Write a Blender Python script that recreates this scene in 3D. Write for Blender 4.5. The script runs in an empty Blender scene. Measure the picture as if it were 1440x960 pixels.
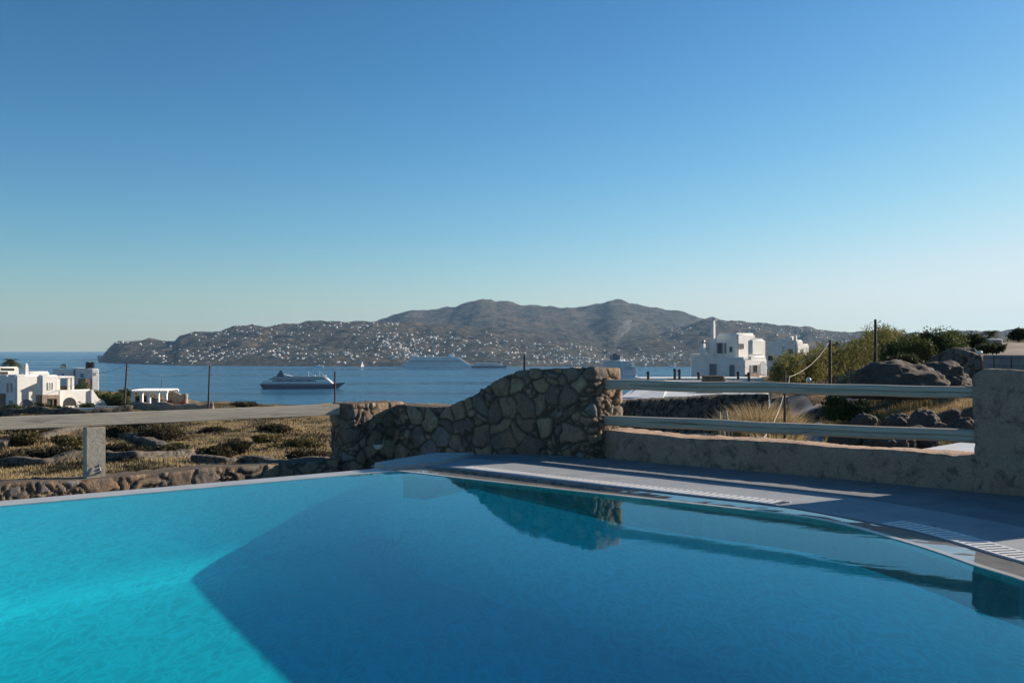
import bpy, bmesh, math, random
import numpy as np
from mathutils import Vector, Matrix, noise as mnoise
R = math.radians
random.seed(7)
rng = np.random.default_rng(11)
SC = bpy.context.scene
COL = SC.collection

# ---------------------------------------------------------------- camera
EYE = 1.45            # above the pool water (z = 0)
FPX = 1400.0          # 35 mm lens on a 36 mm sensor, in pixels of a 1440 wide picture
HY = 488.5            # image row of the infinite horizon in that picture
cam_d = bpy.data.cameras.new("camera")
cam_d.lens = 35; cam_d.sensor_width = 36
cam_d.shift_y = (HY - 480) / 1440
cam_d.clip_start = 0.1; cam_d.clip_end = 200000
cam = bpy.data.objects.new("camera", cam_d); COL.objects.link(cam)
cam.location = (0, 0, EYE); cam.rotation_euler = (R(90), 0, 0)
SC.camera = cam

# ---------------------------------------------------------------- sky, sun, exposure
SUN_AZ = 62.5         # clockwise from +Y
SUN_EL = 20.8
SDIR = Vector((math.sin(R(SUN_AZ)) * math.cos(R(SUN_EL)), math.cos(R(SUN_AZ)) * math.cos(R(SUN_EL)), math.sin(R(SUN_EL))))
W = bpy.data.worlds.new("World"); SC.world = W; W.use_nodes = True
nt = W.node_tree; nt.nodes.clear()
sky = nt.nodes.new("ShaderNodeTexSky"); sky.sky_type = 'NISHITA'; sky.sun_disc = False
sky.sun_elevation = R(SUN_EL); sky.sun_rotation = R(SUN_AZ)
sky.altitude = 60; sky.air_density = 1.0; sky.dust_density = 0.3; sky.ozone_density = 3.4
tc = nt.nodes.new("ShaderNodeTexCoord"); sep = nt.nodes.new("ShaderNodeSeparateXYZ"); cmb = nt.nodes.new("ShaderNodeCombineXYZ")
mx = nt.nodes.new("ShaderNodeMath"); mx.operation = 'MAXIMUM'; mx.inputs[1].default_value = 0.012
bg = nt.nodes.new("ShaderNodeBackground"); wo = nt.nodes.new("ShaderNodeOutputWorld")
L = nt.links.new
L(tc.outputs["Generated"], sep.inputs[0]); L(sep.outputs[0], cmb.inputs[0]); L(sep.outputs[1], cmb.inputs[1])
L(sep.outputs[2], mx.inputs[0]); L(mx.outputs[0], cmb.inputs[2]); L(cmb.outputs[0], sky.inputs[0])
vm = nt.nodes.new('ShaderNodeVectorMath'); vm.operation = 'SCALE'; vm.inputs[3].default_value = 0.10; L(sky.outputs[0], vm.inputs[0])
se = nt.nodes.new('ShaderNodeSeparateXYZ'); co_ = nt.nodes.new('ShaderNodeCombineXYZ'); L(vm.outputs[0], se.inputs[0])
for k_, (pw, am) in enumerate(((1.8, 1.14), (1.4, 0.86), (1.5, 0.96))):       # colour response of the photograph's film look
    p_ = nt.nodes.new('ShaderNodeMath'); p_.operation = 'POWER'; p_.inputs[1].default_value = pw; L(se.outputs[k_], p_.inputs[0])
    q_ = nt.nodes.new('ShaderNodeMath'); q_.operation = 'MULTIPLY'; q_.inputs[1].default_value = am * 10; L(p_.outputs[0], q_.inputs[0]); 
    c_ = (4.4, 5.0, 5.1)[k_]; prev = q_.outputs[0]                              # soft shoulder before white
    for op_, v_ in (('DIVIDE', c_), ('POWER', 4.0), ('ADD', 1.0), ('POWER', -0.25)):
        s_ = nt.nodes.new('ShaderNodeMath'); s_.operation = op_; s_.inputs[1].default_value = v_; L(prev, s_.inputs[0]); prev = s_.outputs[0]
    m_ = nt.nodes.new('ShaderNodeMath'); m_.operation = 'MULTIPLY'; L(q_.outputs[0], m_.inputs[0]); L(prev, m_.inputs[1]); L(m_.outputs[0], co_.inputs[k_])
L(co_.outputs[0], bg.inputs[0]); bg.inputs[1].default_value = 0.109
L(bg.outputs[0], wo.inputs[0])
sun_d = bpy.data.lights.new("sun", 'SUN'); sun_d.energy = 5.0; sun_d.angle = R(0.53); sun_d.color = (1.0, 0.86, 0.70)
sun = bpy.data.objects.new("sun", sun_d); COL.objects.link(sun)
sun.rotation_euler = SDIR.to_track_quat('Z', 'Y').to_euler()
sun.location = (30, 20, 30)
SC.view_settings.view_transform = 'Standard'; SC.view_settings.look = 'None'
SC.view_settings.exposure = 0.75; SC.view_settings.gamma = 1; SC.view_settings.use_curve_mapping = False
SC.render.engine = 'CYCLES'
SC.cycles.max_bounces = 8; SC.cycles.transparent_max_bounces = 12; SC.cycles.volume_bounces = 0
SC.cycles.caustics_reflective = False; SC.cycles.caustics_refractive = False
SC.cycles.sample_clamp_indirect = 4
SC.cycles.use_denoising = True

# ---------------------------------------------------------------- helpers
ZS = EYE - 60.0       # sea level
def ray(px, d, y=None, z=None):
    """world point seen in picture column px at depth d; height from picture row y or given z"""
    X = (px - 720) / FPX * d
    Z = z if z is not None else EYE - (y - HY) / FPX * d
    return Vector((X, d, Z))
def gp(px, y, z=0.0):
    d = FPX * (EYE - z) / (y - HY)
    return Vector(((px - 720) / FPX * d, d, z))

def mesh_np(name, V, F, mats=(), smooth=False):
    V = np.asarray(V, dtype=np.float32).reshape(-1, 3)
    me = bpy.data.meshes.new(name)
    F = np.asarray(F, dtype=np.int32)
    n = F.shape[1]
    me.vertices.add(len(V)); me.vertices.foreach_set("co", V.ravel())
    me.loops.add(F.size); me.loops.foreach_set("vertex_index", F.ravel())
    me.polygons.add(len(F)); me.polygons.foreach_set("loop_start", np.arange(0, F.size, n, dtype=np.int32))
    me.polygons.foreach_set("loop_total", np.full(len(F), n, dtype=np.int32))
    if smooth: me.polygons.foreach_set("use_smooth", np.ones(len(F), dtype=bool))
    me.update(calc_edges=True); me.validate()
    for m in mats: me.materials.append(m)
    return me
def link(name, me, parent=None, loc=None):
    o = bpy.data.objects.new(name, me); COL.objects.link(o)
    if loc is not None: o.location = loc
    if parent is not None: o.parent = parent
    return o
def tag(o, label=None, cat=None, group=None, kind=None):
    if label: o["label"] = label
    if cat: o["category"] = cat
    if group: o["group"] = group
    if kind: o["kind"] = kind
    return o
def thing(name, label, cat, loc=(0, 0, 0), rz=0.0, group=None):
    o = bpy.data.objects.new(name, None); COL.objects.link(o); o.empty_display_size = 0.3
    o.location = loc; o.rotation_euler = (0, 0, rz)
    return tag(o, label, cat, group)

class MB:
    def __init__(s): s.v = []; s.f = []
    def add(s, v, f):
        b = len(s.v); s.v += [tuple(p) for p in v]; s.f += [tuple(i + b for i in q) for q in f]
    def box(s, c, size, yaw=0.0, taper=1.0, pitch=0.0):
        hx, hy, hz = size[0] / 2, size[1] / 2, size[2] / 2
        pts = []
        for z in (-hz, hz):
            k = taper if z > 0 else 1
            for x, y in ((-hx, -hy), (hx, -hy), (hx, hy), (-hx, hy)): pts.append(Vector((x * k, y * k, z)))
        M = Matrix.Rotation(yaw, 3, 'Z') @ Matrix.Rotation(pitch, 3, 'Y')
        c = Vector(c)
        s.add([M @ p + c for p in pts], [(3, 2, 1, 0), (4, 5, 6, 7), (0, 1, 5, 4), (1, 2, 6, 5), (2, 3, 7, 6), (3, 0, 4, 7)])
    def prism(s, poly, z0, z1):
        n = len(poly); z1s = z1 if hasattr(z1, '__len__') else [z1] * n; z0s = z0 if hasattr(z0, '__len__') else [z0] * n
        v = [(p[0], p[1], z0s[i]) for i, p in enumerate(poly)] + [(p[0], p[1], z1s[i]) for i, p in enumerate(poly)]
        f = [tuple(range(n - 1, -1, -1)), tuple(range(n, 2 * n))] + [(i, (i + 1) % n, n + (i + 1) % n, n + i) for i in range(n)]
        s.add(v, f)
    def slab(s, poly3, nrm, t):
        """closed polygon in 3-D thickened by t along nrm"""
        n = len(poly3); nrm = Vector(nrm) * t
        v = [Vector(p) for p in poly3] + [Vector(p) + nrm for p in poly3]
        f = [tuple(range(n)), tuple(range(2 * n - 1, n - 1, -1))] + [(i, n + i, n + (i + 1) % n, (i + 1) % n) for i in range(n)]
        s.add(v, f)
    def tube(s, pts, r, n=8, cap=True):
        pts = [Vector(p) for p in pts]; rs = r if hasattr(r, '__len__') else [r] * len(pts)
        v = []; up = Vector((0, 0, 1))
        for i, p in enumerate(pts):
            t = (pts[min(i + 1, len(pts) - 1)] - pts[max(i - 1, 0)]).normalized()
            a = t.cross(up)
            if a.length < 0.05: a = t.cross(Vector((1, 0, 0)))
            a.normalize(); b = t.cross(a).normalized()
            for k in range(n):
                q = 2 * math.pi * k / n
                v.append(p + (a * math.cos(q) + b * math.sin(q)) * rs[i])
        f = []
        for i in range(len(pts) - 1):
            for k in range(n):
                f.append((i * n + k, i * n + (k + 1) % n, (i + 1) * n + (k + 1) % n, (i + 1) * n + k))
        if cap: f.append(tuple(range(n - 1, -1, -1))); f.append(tuple(range((len(pts) - 1) * n, len(pts) * n)))
        s.add(v, f)
    def lathe(s, c, prof, n=16, sx=1.0, sy=1.0):
        v = []; c = Vector(c)
        for r, z in prof:
            for k in range(n):
                q = 2 * math.pi * k / n; v.append(c + Vector((r * math.cos(q) * sx, r * math.sin(q) * sy, z)))
        f = []
        for i in range(len(prof) - 1):
            for k in range(n): f.append((i * n + k, i * n + (k + 1) % n, (i + 1) * n + (k + 1) % n, (i + 1) * n + k))
        f.append(tuple(range(n - 1, -1, -1))); f.append(tuple(range((len(prof) - 1) * n, len(prof) * n)))
        s.add(v, f)
    def build(s, name, mat, parent=None, bevel=0.0, smooth=False, local=False, segs=2):
        me = bpy.data.meshes.new(name); off = Vector((0, 0, 0))
        if parent is not None and not local:
            off = world_loc(parent)
        me.from_pydata([tuple(Vector(p) - off) for p in s.v], [], s.f)
        bm = bmesh.new(); bm.from_mesh(me); bmesh.ops.recalc_face_normals(bm, faces=bm.faces)
        if bevel > 0:
            es = [e for e in bm.edges if len(e.link_faces) == 2 and e.calc_face_angle(0) > 0.5]
            bmesh.ops.bevel(bm, geom=es, offset=bevel, segments=segs, affect='EDGES', clamp_overlap=True)
        bm.to_mesh(me); bm.free()
        if smooth or bevel > 0:
            for p in me.polygons: p.use_smooth = True
            if not smooth:
                me.set_sharp_from_angle(angle=R(40))
            else: me.set_sharp_from_angle(angle=R(60))
        if mat: me.materials.append(mat)
        return link(name, me, parent)
def world_loc(o):
    p = Vector(o.location)
    while o.parent: o = o.parent; p = p + Vector(o.location)
    return p

# ---------------------------------------------------------------- materials
def newmat(name):
    m = bpy.data.materials.new(name); m.use_nodes = True
    nt = m.node_tree; nt.nodes.clear()
    out = nt.nodes.new("ShaderNodeOutputMaterial"); b = nt.nodes.new("ShaderNodeBsdfPrincipled")
    nt.links.new(b.outputs[0], out.inputs[0])
    return m, nt, b, out
def N(nt, t, **kw):
    n = nt.nodes.new(t)
    for k, v in kw.items():
        if k.startswith("i_"):
            key = k[2:]; key = int(key) if key.isdigit() else key
            n.inputs[key].default_value = v
        else: setattr(n, k, v)
    return n
def ramp(nt, fac, stops, interp='LINEAR'):
    r = nt.nodes.new("ShaderNodeValToRGB"); r.color_ramp.interpolation = interp
    e = r.color_ramp.elements
    while len(e) < len(stops): e.new(0.5)
    for i, (p, c) in enumerate(stops):
        e[i].position = p; e[i].color = (*c, 1) if len(c) == 3 else c
    nt.links.new(fac, r.inputs[0]); return r.outputs[0]
def noise(nt, scale, detail=5, rough=0.6, vec=None, dist=0.0):
    n = N(nt, "ShaderNodeTexNoise"); n.inputs["Scale"].default_value = scale
    n.inputs["Detail"].default_value = detail; n.inputs["Roughness"].default_value = rough; n.inputs["Distortion"].default_value = dist
    if vec is not None: nt.links.new(vec, n.inputs["Vector"])
    return n.outputs[0]
def wpos(nt, scale=None):
    g = N(nt, "ShaderNodeNewGeometry").outputs["Position"]
    if scale:
        m = N(nt, "ShaderNodeMapping"); m.inputs["Scale"].default_value = scale; nt.links.new(g, m.inputs[0]); return m.outputs[0]
    return g
def mixc(nt, fac, a, b, mode='MIX'):
    m = N(nt, "ShaderNodeMix", data_type='RGBA', blend_type=mode)
    for s, v in ((0, fac), (6, a), (7, b)):
        if isinstance(v, (int, float)): m.inputs[s].default_value = v
        elif isinstance(v, tuple): m.inputs[s].default_value = (*v, 1)
        else: nt.links.new(v, m.inputs[s])
    return m.outputs[2]
def math_(nt, op, a, b=None, clamp=False):
    m = N(nt, "ShaderNodeMath", operation=op, use_clamp=clamp)
    for i, v in enumerate((a, b)):
        if v is None: continue
        if isinstance(v, (int, float)): m.inputs[i].default_value = v
        else: nt.links.new(v, m.inputs[i])
    return m.outputs[0]
def bump(nt, b, h, strength=0.3, dist=0.02):
    n = N(nt, "ShaderNodeBump"); n.inputs["Strength"].default_value = strength; n.inputs["Distance"].default_value = dist
    nt.links.new(h, n.inputs["Height"]); nt.links.new(n.outputs[0], b.inputs["Normal"]); return n

def simple(name, c1, c2=None, scale=5, rough=0.8, bstr=0.2, bdist=0.01, detail=5, metal=0.0, lo=0.35, hi=0.65):
    m, nt, b, o = newmat(name)
    p = wpos(nt)
    if c2 is None: c2 = tuple(x * 0.82 for x in c1)
    f = noise(nt, scale, detail, 0.65, p)
    nt.links.new(ramp(nt, f, [(lo, c1), (hi, c2)]), b.inputs["Base Color"])
    b.inputs["Roughness"].default_value = rough; b.inputs["Metallic"].default_value = metal
    if bstr: bump(nt, b, noise(nt, scale * 6, 4, 0.6, p), bstr, bdist)
    return m

M = {}
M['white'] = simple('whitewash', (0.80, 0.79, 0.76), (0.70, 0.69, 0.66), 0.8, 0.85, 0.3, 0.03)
M['shadewhite'] = simple('shade_toned_white', (0.52, 0.55, 0.58), (0.42, 0.45, 0.48), 0.9, 0.8, 0.2, 0.01)  # white greyed towards blue, the roofs' shade put into the colour
M['shutter'] = simple('grey_shutter_paint', (0.20, 0.22, 0.25), (0.15, 0.17, 0.19), 6, 0.6)
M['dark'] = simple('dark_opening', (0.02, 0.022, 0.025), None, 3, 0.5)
M['glass'] = simple('window_glass', (0.03, 0.035, 0.04), None, 1, 0.08, 0)
M['blueshut'] = simple('blue_shutter_paint', (0.03, 0.13, 0.35), None, 6, 0.5)
M['greyshut'] = simple('pale_shutter_paint', (0.50, 0.50, 0.46), None, 6, 0.6)
M['railpaint'] = None
M['darkwood'] = simple('weathered_pole_wood', (0.045, 0.035, 0.028), (0.085, 0.065, 0.05), 8, 0.85, 0.5, 0.01)
M['rust'] = simple('rusty_steel', (0.10, 0.045, 0.03), (0.06, 0.035, 0.03), 20, 0.8)
M['metal'] = simple('galvanised_metal', (0.45, 0.46, 0.47), None, 10, 0.35, 0.05, 0.002, metal=0.9)
M['black'] = simple('black_metal', (0.02, 0.02, 0.022), None, 10, 0.4, 0)
M['cream'] = simple('cream_cable', (0.42, 0.38, 0.30), None, 10, 0.7, 0)
M['globe'] = simple('white_globe', (0.8, 0.8, 0.78), None, 10, 0.25, 0)
M['ceramic'] = simple('white_ceramic', (0.75, 0.74, 0.70), None, 10, 0.4, 0)
M['wicker'] = simple('brown_straw', (0.22, 0.15, 0.09), (0.12, 0.08, 0.05), 12, 0.9, 0.8, 0.03)
M['terracotta'] = simple('brown_box', (0.05, 0.03, 0.022), (0.035, 0.02, 0.016), 5, 0.8)
M['red'] = simple('red_flower', (0.25, 0.02, 0.02), (0.12, 0.015, 0.02), 15, 0.8)
M['hull'] = simple('navy_hull_paint', (0.003, 0.018, 0.075), None, 0.02, 0.6, 0)
M['shipwhite'] = simple('white_ship_paint', (0.82, 0.82, 0.82), (0.74, 0.75, 0.76), 0.05, 0.4, 0)
M['shipgrey'] = simple('grey_ship_deck', (0.30, 0.33, 0.36), None, 0.05, 0.5, 0)
M['shipglass'] = simple('ship_window_glass', (0.03, 0.05, 0.075), None, 0.05, 0.15, 0)
M['funnel'] = simple('blue_funnel_paint', (0.012, 0.035, 0.09), None, 0.05, 0.35, 0)
M['solar'] = simple('dark_tank', (0.015, 0.015, 0.02), None, 1, 0.3, 0)
# ---- painted wood of the railings: grey-green paint with long cracks and grain
def rail_mat():
    m, nt, b, o = newmat('grey_painted_timber')
    tcn = N(nt, "ShaderNodeTexCoord").outputs["Object"]
    mp = N(nt, "ShaderNodeMapping"); mp.inputs["Scale"].default_value = (1.2, 14, 14); nt.links.new(tcn, mp.inputs[0])
    f = noise(nt, 1.0, 6, 0.7, mp.outputs[0], 0.4)
    f2 = noise(nt, 3.0, 4, 0.6, tcn)
    c = ramp(nt, f, [(0.30, (0.13, 0.125, 0.11)), (0.42, (0.45, 0.40, 0.325)), (0.7, (0.54, 0.485, 0.40))])
    c = mixc(nt, math_(nt, 'MULTIPLY', f2, 0.35), c, (0.24, 0.24, 0.21))
    nt.links.new(c, b.inputs["Base Color"]); b.inputs["Roughness"].default_value = 0.95; b.inputs["Specular IOR Level"].default_value = 0.15
    bump(nt, b, f, 0.7, 0.015)
    return m
M['railpaint'] = rail_mat()

# ---- rubble masonry: each stone its own colour ('stone' attribute), mortar in the joints ('joint')
def rubble_mat(name, tones, mortar, warm=0.0):
    m, nt, b, o = newmat(name)
    at = N(nt, "ShaderNodeAttribute", attribute_name='stone').outputs["Fac"]
    jt = N(nt, "ShaderNodeAttribute", attribute_name='joint').outputs["Fac"]
    p = wpos(nt)
    n1 = noise(nt, 9, 8, 0.72, p); n2 = noise(nt, 55, 5, 0.7, p); n3 = noise(nt, 2.2, 4, 0.6, p)
    k = len(tones)
    c = ramp(nt, at, [(i / k, t) for i, t in enumerate(tones)], 'CONSTANT')
    c = mixc(nt, ramp(nt, n1, [(0.45, (0, 0, 0)), (0.70, (.8, .8, .8))]), c, (0.085, 0.068, 0.052))
    c = mixc(nt, ramp(nt, n2, [(0.47, (0, 0, 0)), (0.66, (0.7, 0.7, 0.7))]), c, (0.36, 0.285, 0.21))
    c = mixc(nt, ramp(nt, n3, [(0.52, (0, 0, 0)), (0.68, (0.6, 0.6, 0.6))]), c, (0.10, 0.105, 0.11))
    mc = mixc(nt, ramp(nt, n2, [(0.35, (0, 0, 0)), (0.65, (1, 1, 1))]), mortar, tuple(x * 0.6 for x in mortar))
    c = mixc(nt, jt, c, mc)
    nt.links.new(c, b.inputs["Base Color"]); b.inputs["Roughness"].default_value = 0.92
    h = math_(nt, 'ADD', math_(nt, 'MULTIPLY', n1, 1.0), math_(nt, 'MULTIPLY', n2, 0.35))
    bump(nt, b, h, 1.0, 0.05)
    return m
TONES = [(0.27, 0.175, 0.11), (0.40, 0.265, 0.16), (0.22, 0.18, 0.15), (0.34, 0.215, 0.13), (0.25, 0.23, 0.215), (0.45, 0.32, 0.20), (0.18, 0.13, 0.095), (0.36, 0.25, 0.16)]
M['rubble'] = rubble_mat('rubble_stone', TONES, (0.14, 0.105, 0.075))
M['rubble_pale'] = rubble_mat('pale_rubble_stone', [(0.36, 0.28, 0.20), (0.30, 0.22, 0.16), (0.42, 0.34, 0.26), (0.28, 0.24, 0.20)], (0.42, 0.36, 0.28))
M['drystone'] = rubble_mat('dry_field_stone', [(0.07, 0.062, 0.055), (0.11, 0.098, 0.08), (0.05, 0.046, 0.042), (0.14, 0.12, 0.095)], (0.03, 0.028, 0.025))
def plaster_mat():
    m, nt, b, o = newmat('rough_pinkish_render')
    jt = N(nt, "ShaderNodeAttribute", attribute_name='joint').outputs["Fac"]
    p = wpos(nt)
    n1 = noise(nt, 1.7, 6, 0.7, p); n2 = noise(nt, 90, 4, 0.75, p); n3 = noise(nt, 4.5, 8, 0.75, p, 0.6)
    c = ramp(nt, n1, [(0.3, (0.46, 0.31, 0.22)), (0.5, (0.62, 0.43, 0.31)), (0.7, (0.52, 0.385, 0.29))])
    c = mixc(nt, ramp(nt, n3, [(0.52, (0, 0, 0)), (0.62, (0.85, 0.85, 0.85))]), c, (0.15, 0.125, 0.105))
    c = mixc(nt, ramp(nt, n2, [(0.42, (0.55, 0.55, 0.55)), (0.6, (0, 0, 0))]), c, (0.17, 0.14, 0.12))
    nt.links.new(c, b.inputs["Base Color"]); b.inputs["Roughness"].default_value = 0.95
    h = math_(nt, 'ADD', math_(nt, 'MULTIPLY', n2, 0.4), n3)
    bump(nt, b, h, 1.0, 0.05)
    return m
M['plaster'] = plaster_mat()
M['cap'] = simple('mortar_cap', (0.40, 0.35, 0.29), (0.28, 0.24, 0.20), 6, 0.95, 0.8, 0.01)

# ---- swept wall: closed mesh along a centre line, displaced by 3-D cells
def wall_mesh(name, line, z0, ztop, thick, step, mat, cell=0.3, depth=0.04, seed=0, flat_top=True, zs=1.25, rough=0.01, round_r=0.0, zstep=None, amp_noise=0.0):
    """line: [(x,y)], z0/ztop: numbers or functions of arc length s (0..L)."""
    P = [Vector((a[0], a[1])) for a in line]
    seg = [(P[i + 1] - P[i]).length for i in range(len(P) - 1)]; Ltot = sum(seg)
    f0 = z0 if callable(z0) else (lambda s: z0); f1 = ztop if callable(ztop) else (lambda s: ztop)
    n = max(2, int(Ltot / step)); rows = []
    def at(s):
        for i, l in enumerate(seg):
            if s <= l + 1e-6 or i == len(seg) - 1:
                return P[i].lerp(P[i + 1], s / l)
            s -= l
    hmax = max(f1(Ltot * i / 40) - f0(Ltot * i / 40) for i in range(41))
    zstep = zstep or step
    nz = max(2, int(hmax / zstep)); nt_ = max(2, int(thick / step))
    for i in range(n + 1):
        s = Ltot * i / n; p = at(s)
        a = at(max(0, s - step * 3)); b = at(min(Ltot, s + step * 3)); t = (b - a).normalized(); nr = Vector((t.y, -t.x))
        lo, hi = f0(s), f1(s); ring = []
        for k in range(nz + 1): q = p + nr * thick / 2; ring.append((q.x, q.y, lo + (hi - lo) * k / nz))
        for k in range(1, nt_): q = p + nr * thick * (0.5 - k / nt_); ring.append((q.x, q.y, hi))
        for k in range(nz, -1, -1): q = p - nr * thick / 2; ring.append((q.x, q.y, lo + (hi - lo) * k / nz))
        rows.append(ring)
    m = len(rows[0]); V = [v for r in rows for v in r]; F = []
    for i in range(n):
        for k in range(m - 1): F.append((i * m + k, (i + 1) * m + k, (i + 1) * m + k + 1, i * m + k + 1))
    for e in (0, n):                                   # end faces: grid between the two sides
        b0 = len(V); ring = rows[e]
        for k in range(nz + 1):
            A = Vector(ring[k]); B = Vector(ring[m - 1 - k])
            for j in range(nt_ + 1): V.append(tuple(A.lerp(B, j / nt_)))
        for k in range(nz):
            for j in range(nt_):
                q = (b0 + k * (nt_ + 1) + j, b0 + k * (nt_ + 1) + j + 1, b0 + (k + 1) * (nt_ + 1) + j + 1, b0 + (k + 1) * (nt_ + 1) + j)
                F.append(q if e == 0 else q[::-1])
    me = bpy.data.meshes.new(name); me.from_pydata(V, [], F)
    bm = bmesh.new(); bm.from_mesh(me)
    bmesh.ops.remove_doubles(bm, verts=bm.verts, dist=min(step, zstep) * 0.12)
    bmesh.ops.recalc_face_normals(bm, faces=bm.faces); bm.normal_update()
    st = []; jo = []; off = Vector((seed * 3.7, seed * 1.3, seed * 5.1)); co = []
    for v in bm.verts:
        c = v.co; q = Vector((c.x / cell, c.y / cell, c.z * zs / cell)) + off
        q += Vector(mnoise.noise_vector(q * 1.3)) * 0.28
        dd, pp = mnoise.voronoi(q, distance_metric='DISTANCE')
        e = dd[1] - dd[0]; h0_ = (math.sin(pp[0].x * 3.9 + pp[0].y * 18.2 + pp[0].z * 7.7) * 1758.5) % 1.0
        if h0_ > 0.72:                                  # some cells break up into smaller chinking stones
            d2, p2 = mnoise.voronoi(q * 2.1, distance_metric='DISTANCE'); e = min(e, (d2[1] - d2[0]) * .6); pp = p2
        hsh = (math.sin(pp[0].x * 12.9 + pp[0].y * 78.2 + pp[0].z * 37.7) * 43758.5) % 1.0
        st.append(hsh * 0.999)
        top = flat_top and v.normal.z > 0.75
        j = 1 - min(1, max(0, (e - 0.03) / 0.07))
        prof = min(1, e / 0.10) ** 0.7 * (0.85 + 0.15 * min(1, e / 0.5))
        nz_ = mnoise.noise(c * 9 + off) * 0.40 + mnoise.noise(c * 23 + off) * 0.30
        if top: j = 1.0; h = depth * 0.5 + rough * nz_
        else: h = depth * (prof * (0.75 + 0.5 * hsh) + nz_ * 0.6)
        if amp_noise: h += amp_noise * mnoise.noise(c * 1.6 + off)
        jo.append(j); co.append(c + v.normal * h)
    for v, c in zip(bm.verts, co): v.co = c
    bm.to_mesh(me); bm.free()
    for nm, arr in (('stone', st), ('joint', jo)):
        a = me.attributes.new(nm, 'FLOAT', 'POINT'); a.data.foreach_set("value", arr)
    for p_ in me.polygons: p_.use_smooth = True
    me.materials.append(mat)
    return me

# ---------------------------------------------------------------- near ground and far land (height functions)
PXC = np.array([-900, -300, 0, 100, 180, 300, 400, 540, 700, 860, 960, 1040, 1100, 1160, 1220, 1300, 1380, 1440, 1700, 2400], float)
DD = np.array([14, 25, 40, 60, 90, 130, 160, 200, 240.0])
YT = np.array([
 [900, 770, 700, 655, 615, 588, 577, 566, 556],
 [900, 770, 700, 655, 615, 588, 577, 566, 556],
 [900, 765, 695, 652, 613, 585, 574, 562, 552],
 [900, 765, 695, 650, 611, 583, 571, 558, 548],
 [900, 765, 690, 648, 610, 581, 570, 556, 550],
 [900, 762, 690, 648, 608, 578, 567, 566, 566],
 [900, 760, 690, 646, 603, 574, 570, 572, 574],
 [900, 760, 690, 644, 600, 572, 568, 574, 578],
 [900, 760, 690, 645, 603, 574, 570, 574, 578],
 [900, 750, 680, 640, 600, 566, 560, 566, 572],
 [900, 745, 670, 630, 585, 545, 542, 548, 552],
 [900, 740, 665, 620, 570, 540, 533, 532, 534],
 [900, 715, 640, 595, 556, 534, 526, 518, 516],
 [900, 700, 625, 575, 543, 522, 514, 508, 508],
 [880, 690, 615, 560, 522, 506, 500, 496, 498],
 [870, 685, 600, 545, 508, 496, 490, 486, 490],
 [860, 680, 585, 530, 500, 488, 483, 480, 486],
 [860, 670, 575, 522, 495, 484, 480, 478, 484],
 [860, 650, 555, 508, 485, 476, 474, 474, 480],
 [860, 650, 555, 508, 485, 476, 474, 474, 480]], float)
ZT = EYE - (YT - HY) / FPX * DD[None, :]
def near_z(px, d):
    px = np.asarray(px, float); d = np.asarray(d, float)
    pc = np.clip(px, PXC[0], PXC[-1] - 1e-3); i = np.clip(np.searchsorted(PXC, pc, side='right') - 1, 0, len(PXC) - 2)
    u = (pc - PXC[i]) / (PXC[i + 1] - PXC[i]); u = u * u * (3 - 2 * u)
    dc = np.clip(d, DD[0], DD[-1] - 1e-3); j = np.clip(np.searchsorted(DD, dc, side='right') - 1, 0, len(DD) - 2)
    w = (dc - DD[j]) / (DD[j + 1] - DD[j])
    z = (ZT[i, j] * (1 - w) + ZT[i, j + 1] * w) * (1 - u) + (ZT[i + 1, j] * (1 - w) + ZT[i + 1, j + 1] * w) * u
    X = (px - 720) / FPX * d
    z = z + 0.28 * np.sin(X * 0.35 + 1.3 * np.sin(d * 0.11)) * np.sin(d * 0.23 + X * 0.1) * np.clip((d - 25) / 40, 0, 1) + 0.10 * np.sin(X * 1.3 + d * 0.9) * np.sin(d * 1.1)
    fall = np.clip(d - DD[-1], 0, None)
    z = z - (fall ** 1.15) * 0.11
    return np.maximum(z, ZS - 4)
def nz(x, y):
    return float(near_z(720 + FPX * x / y, y))
def ground(px, d): 
    z = float(near_z(px, d)); return Vector(((px - 720) / FPX * d, d, z))

def interp(xs, ys): return lambda x: np.interp(x, xs, ys)
L1 = interp([120, 139, 145, 160, 167, 207, 232, 245, 252, 275, 310, 335, 385, 427, 477, 540, 600, 700, 800, 900, 1100],
            [514, 508, 500, 484, 480, 477, 480, 480, 473, 467, 465, 460, 456, 455, 452, 451, 453, 462, 474, 490, 514])
L2 = interp([380, 480, 525, 540, 560, 580, 600, 620, 645, 660, 677, 690, 697, 710, 732, 755, 777, 802, 830, 848, 856, 865, 876, 886, 907, 927, 959, 975, 988, 1020, 1100, 1200],
            [500, 458, 452, 448, 440, 436, 437, 434, 429, 424, 420, 422, 426, 424, 428, 430, 432, 432, 431, 427, 422, 420, 422, 426, 431, 434, 439, 444, 449, 460, 480, 500])
L3 = interp([740, 800, 857, 892, 927, 959, 988, 1002, 1023, 1054, 1094, 1117, 1136, 1165, 1202, 1270, 1296, 1380, 1430, 1600, 2000],
            [512, 494, 474, 471, 467, 459, 451, 449, 451, 454, 458, 461, 460, 467, 468, 467, 467, 466, 465, 462, 470])
L4 = interp([180, 235, 300, 420, 520, 560, 620, 680, 760, 860, 2000], [514, 506, 498, 490, 486, 482, 488, 490, 496, 500, 498])
SHORE = interp([120, 139, 200, 250, 480, 900, 2000], [509, 510, 512, 514, 515.2, 515.5, 515])
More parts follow.
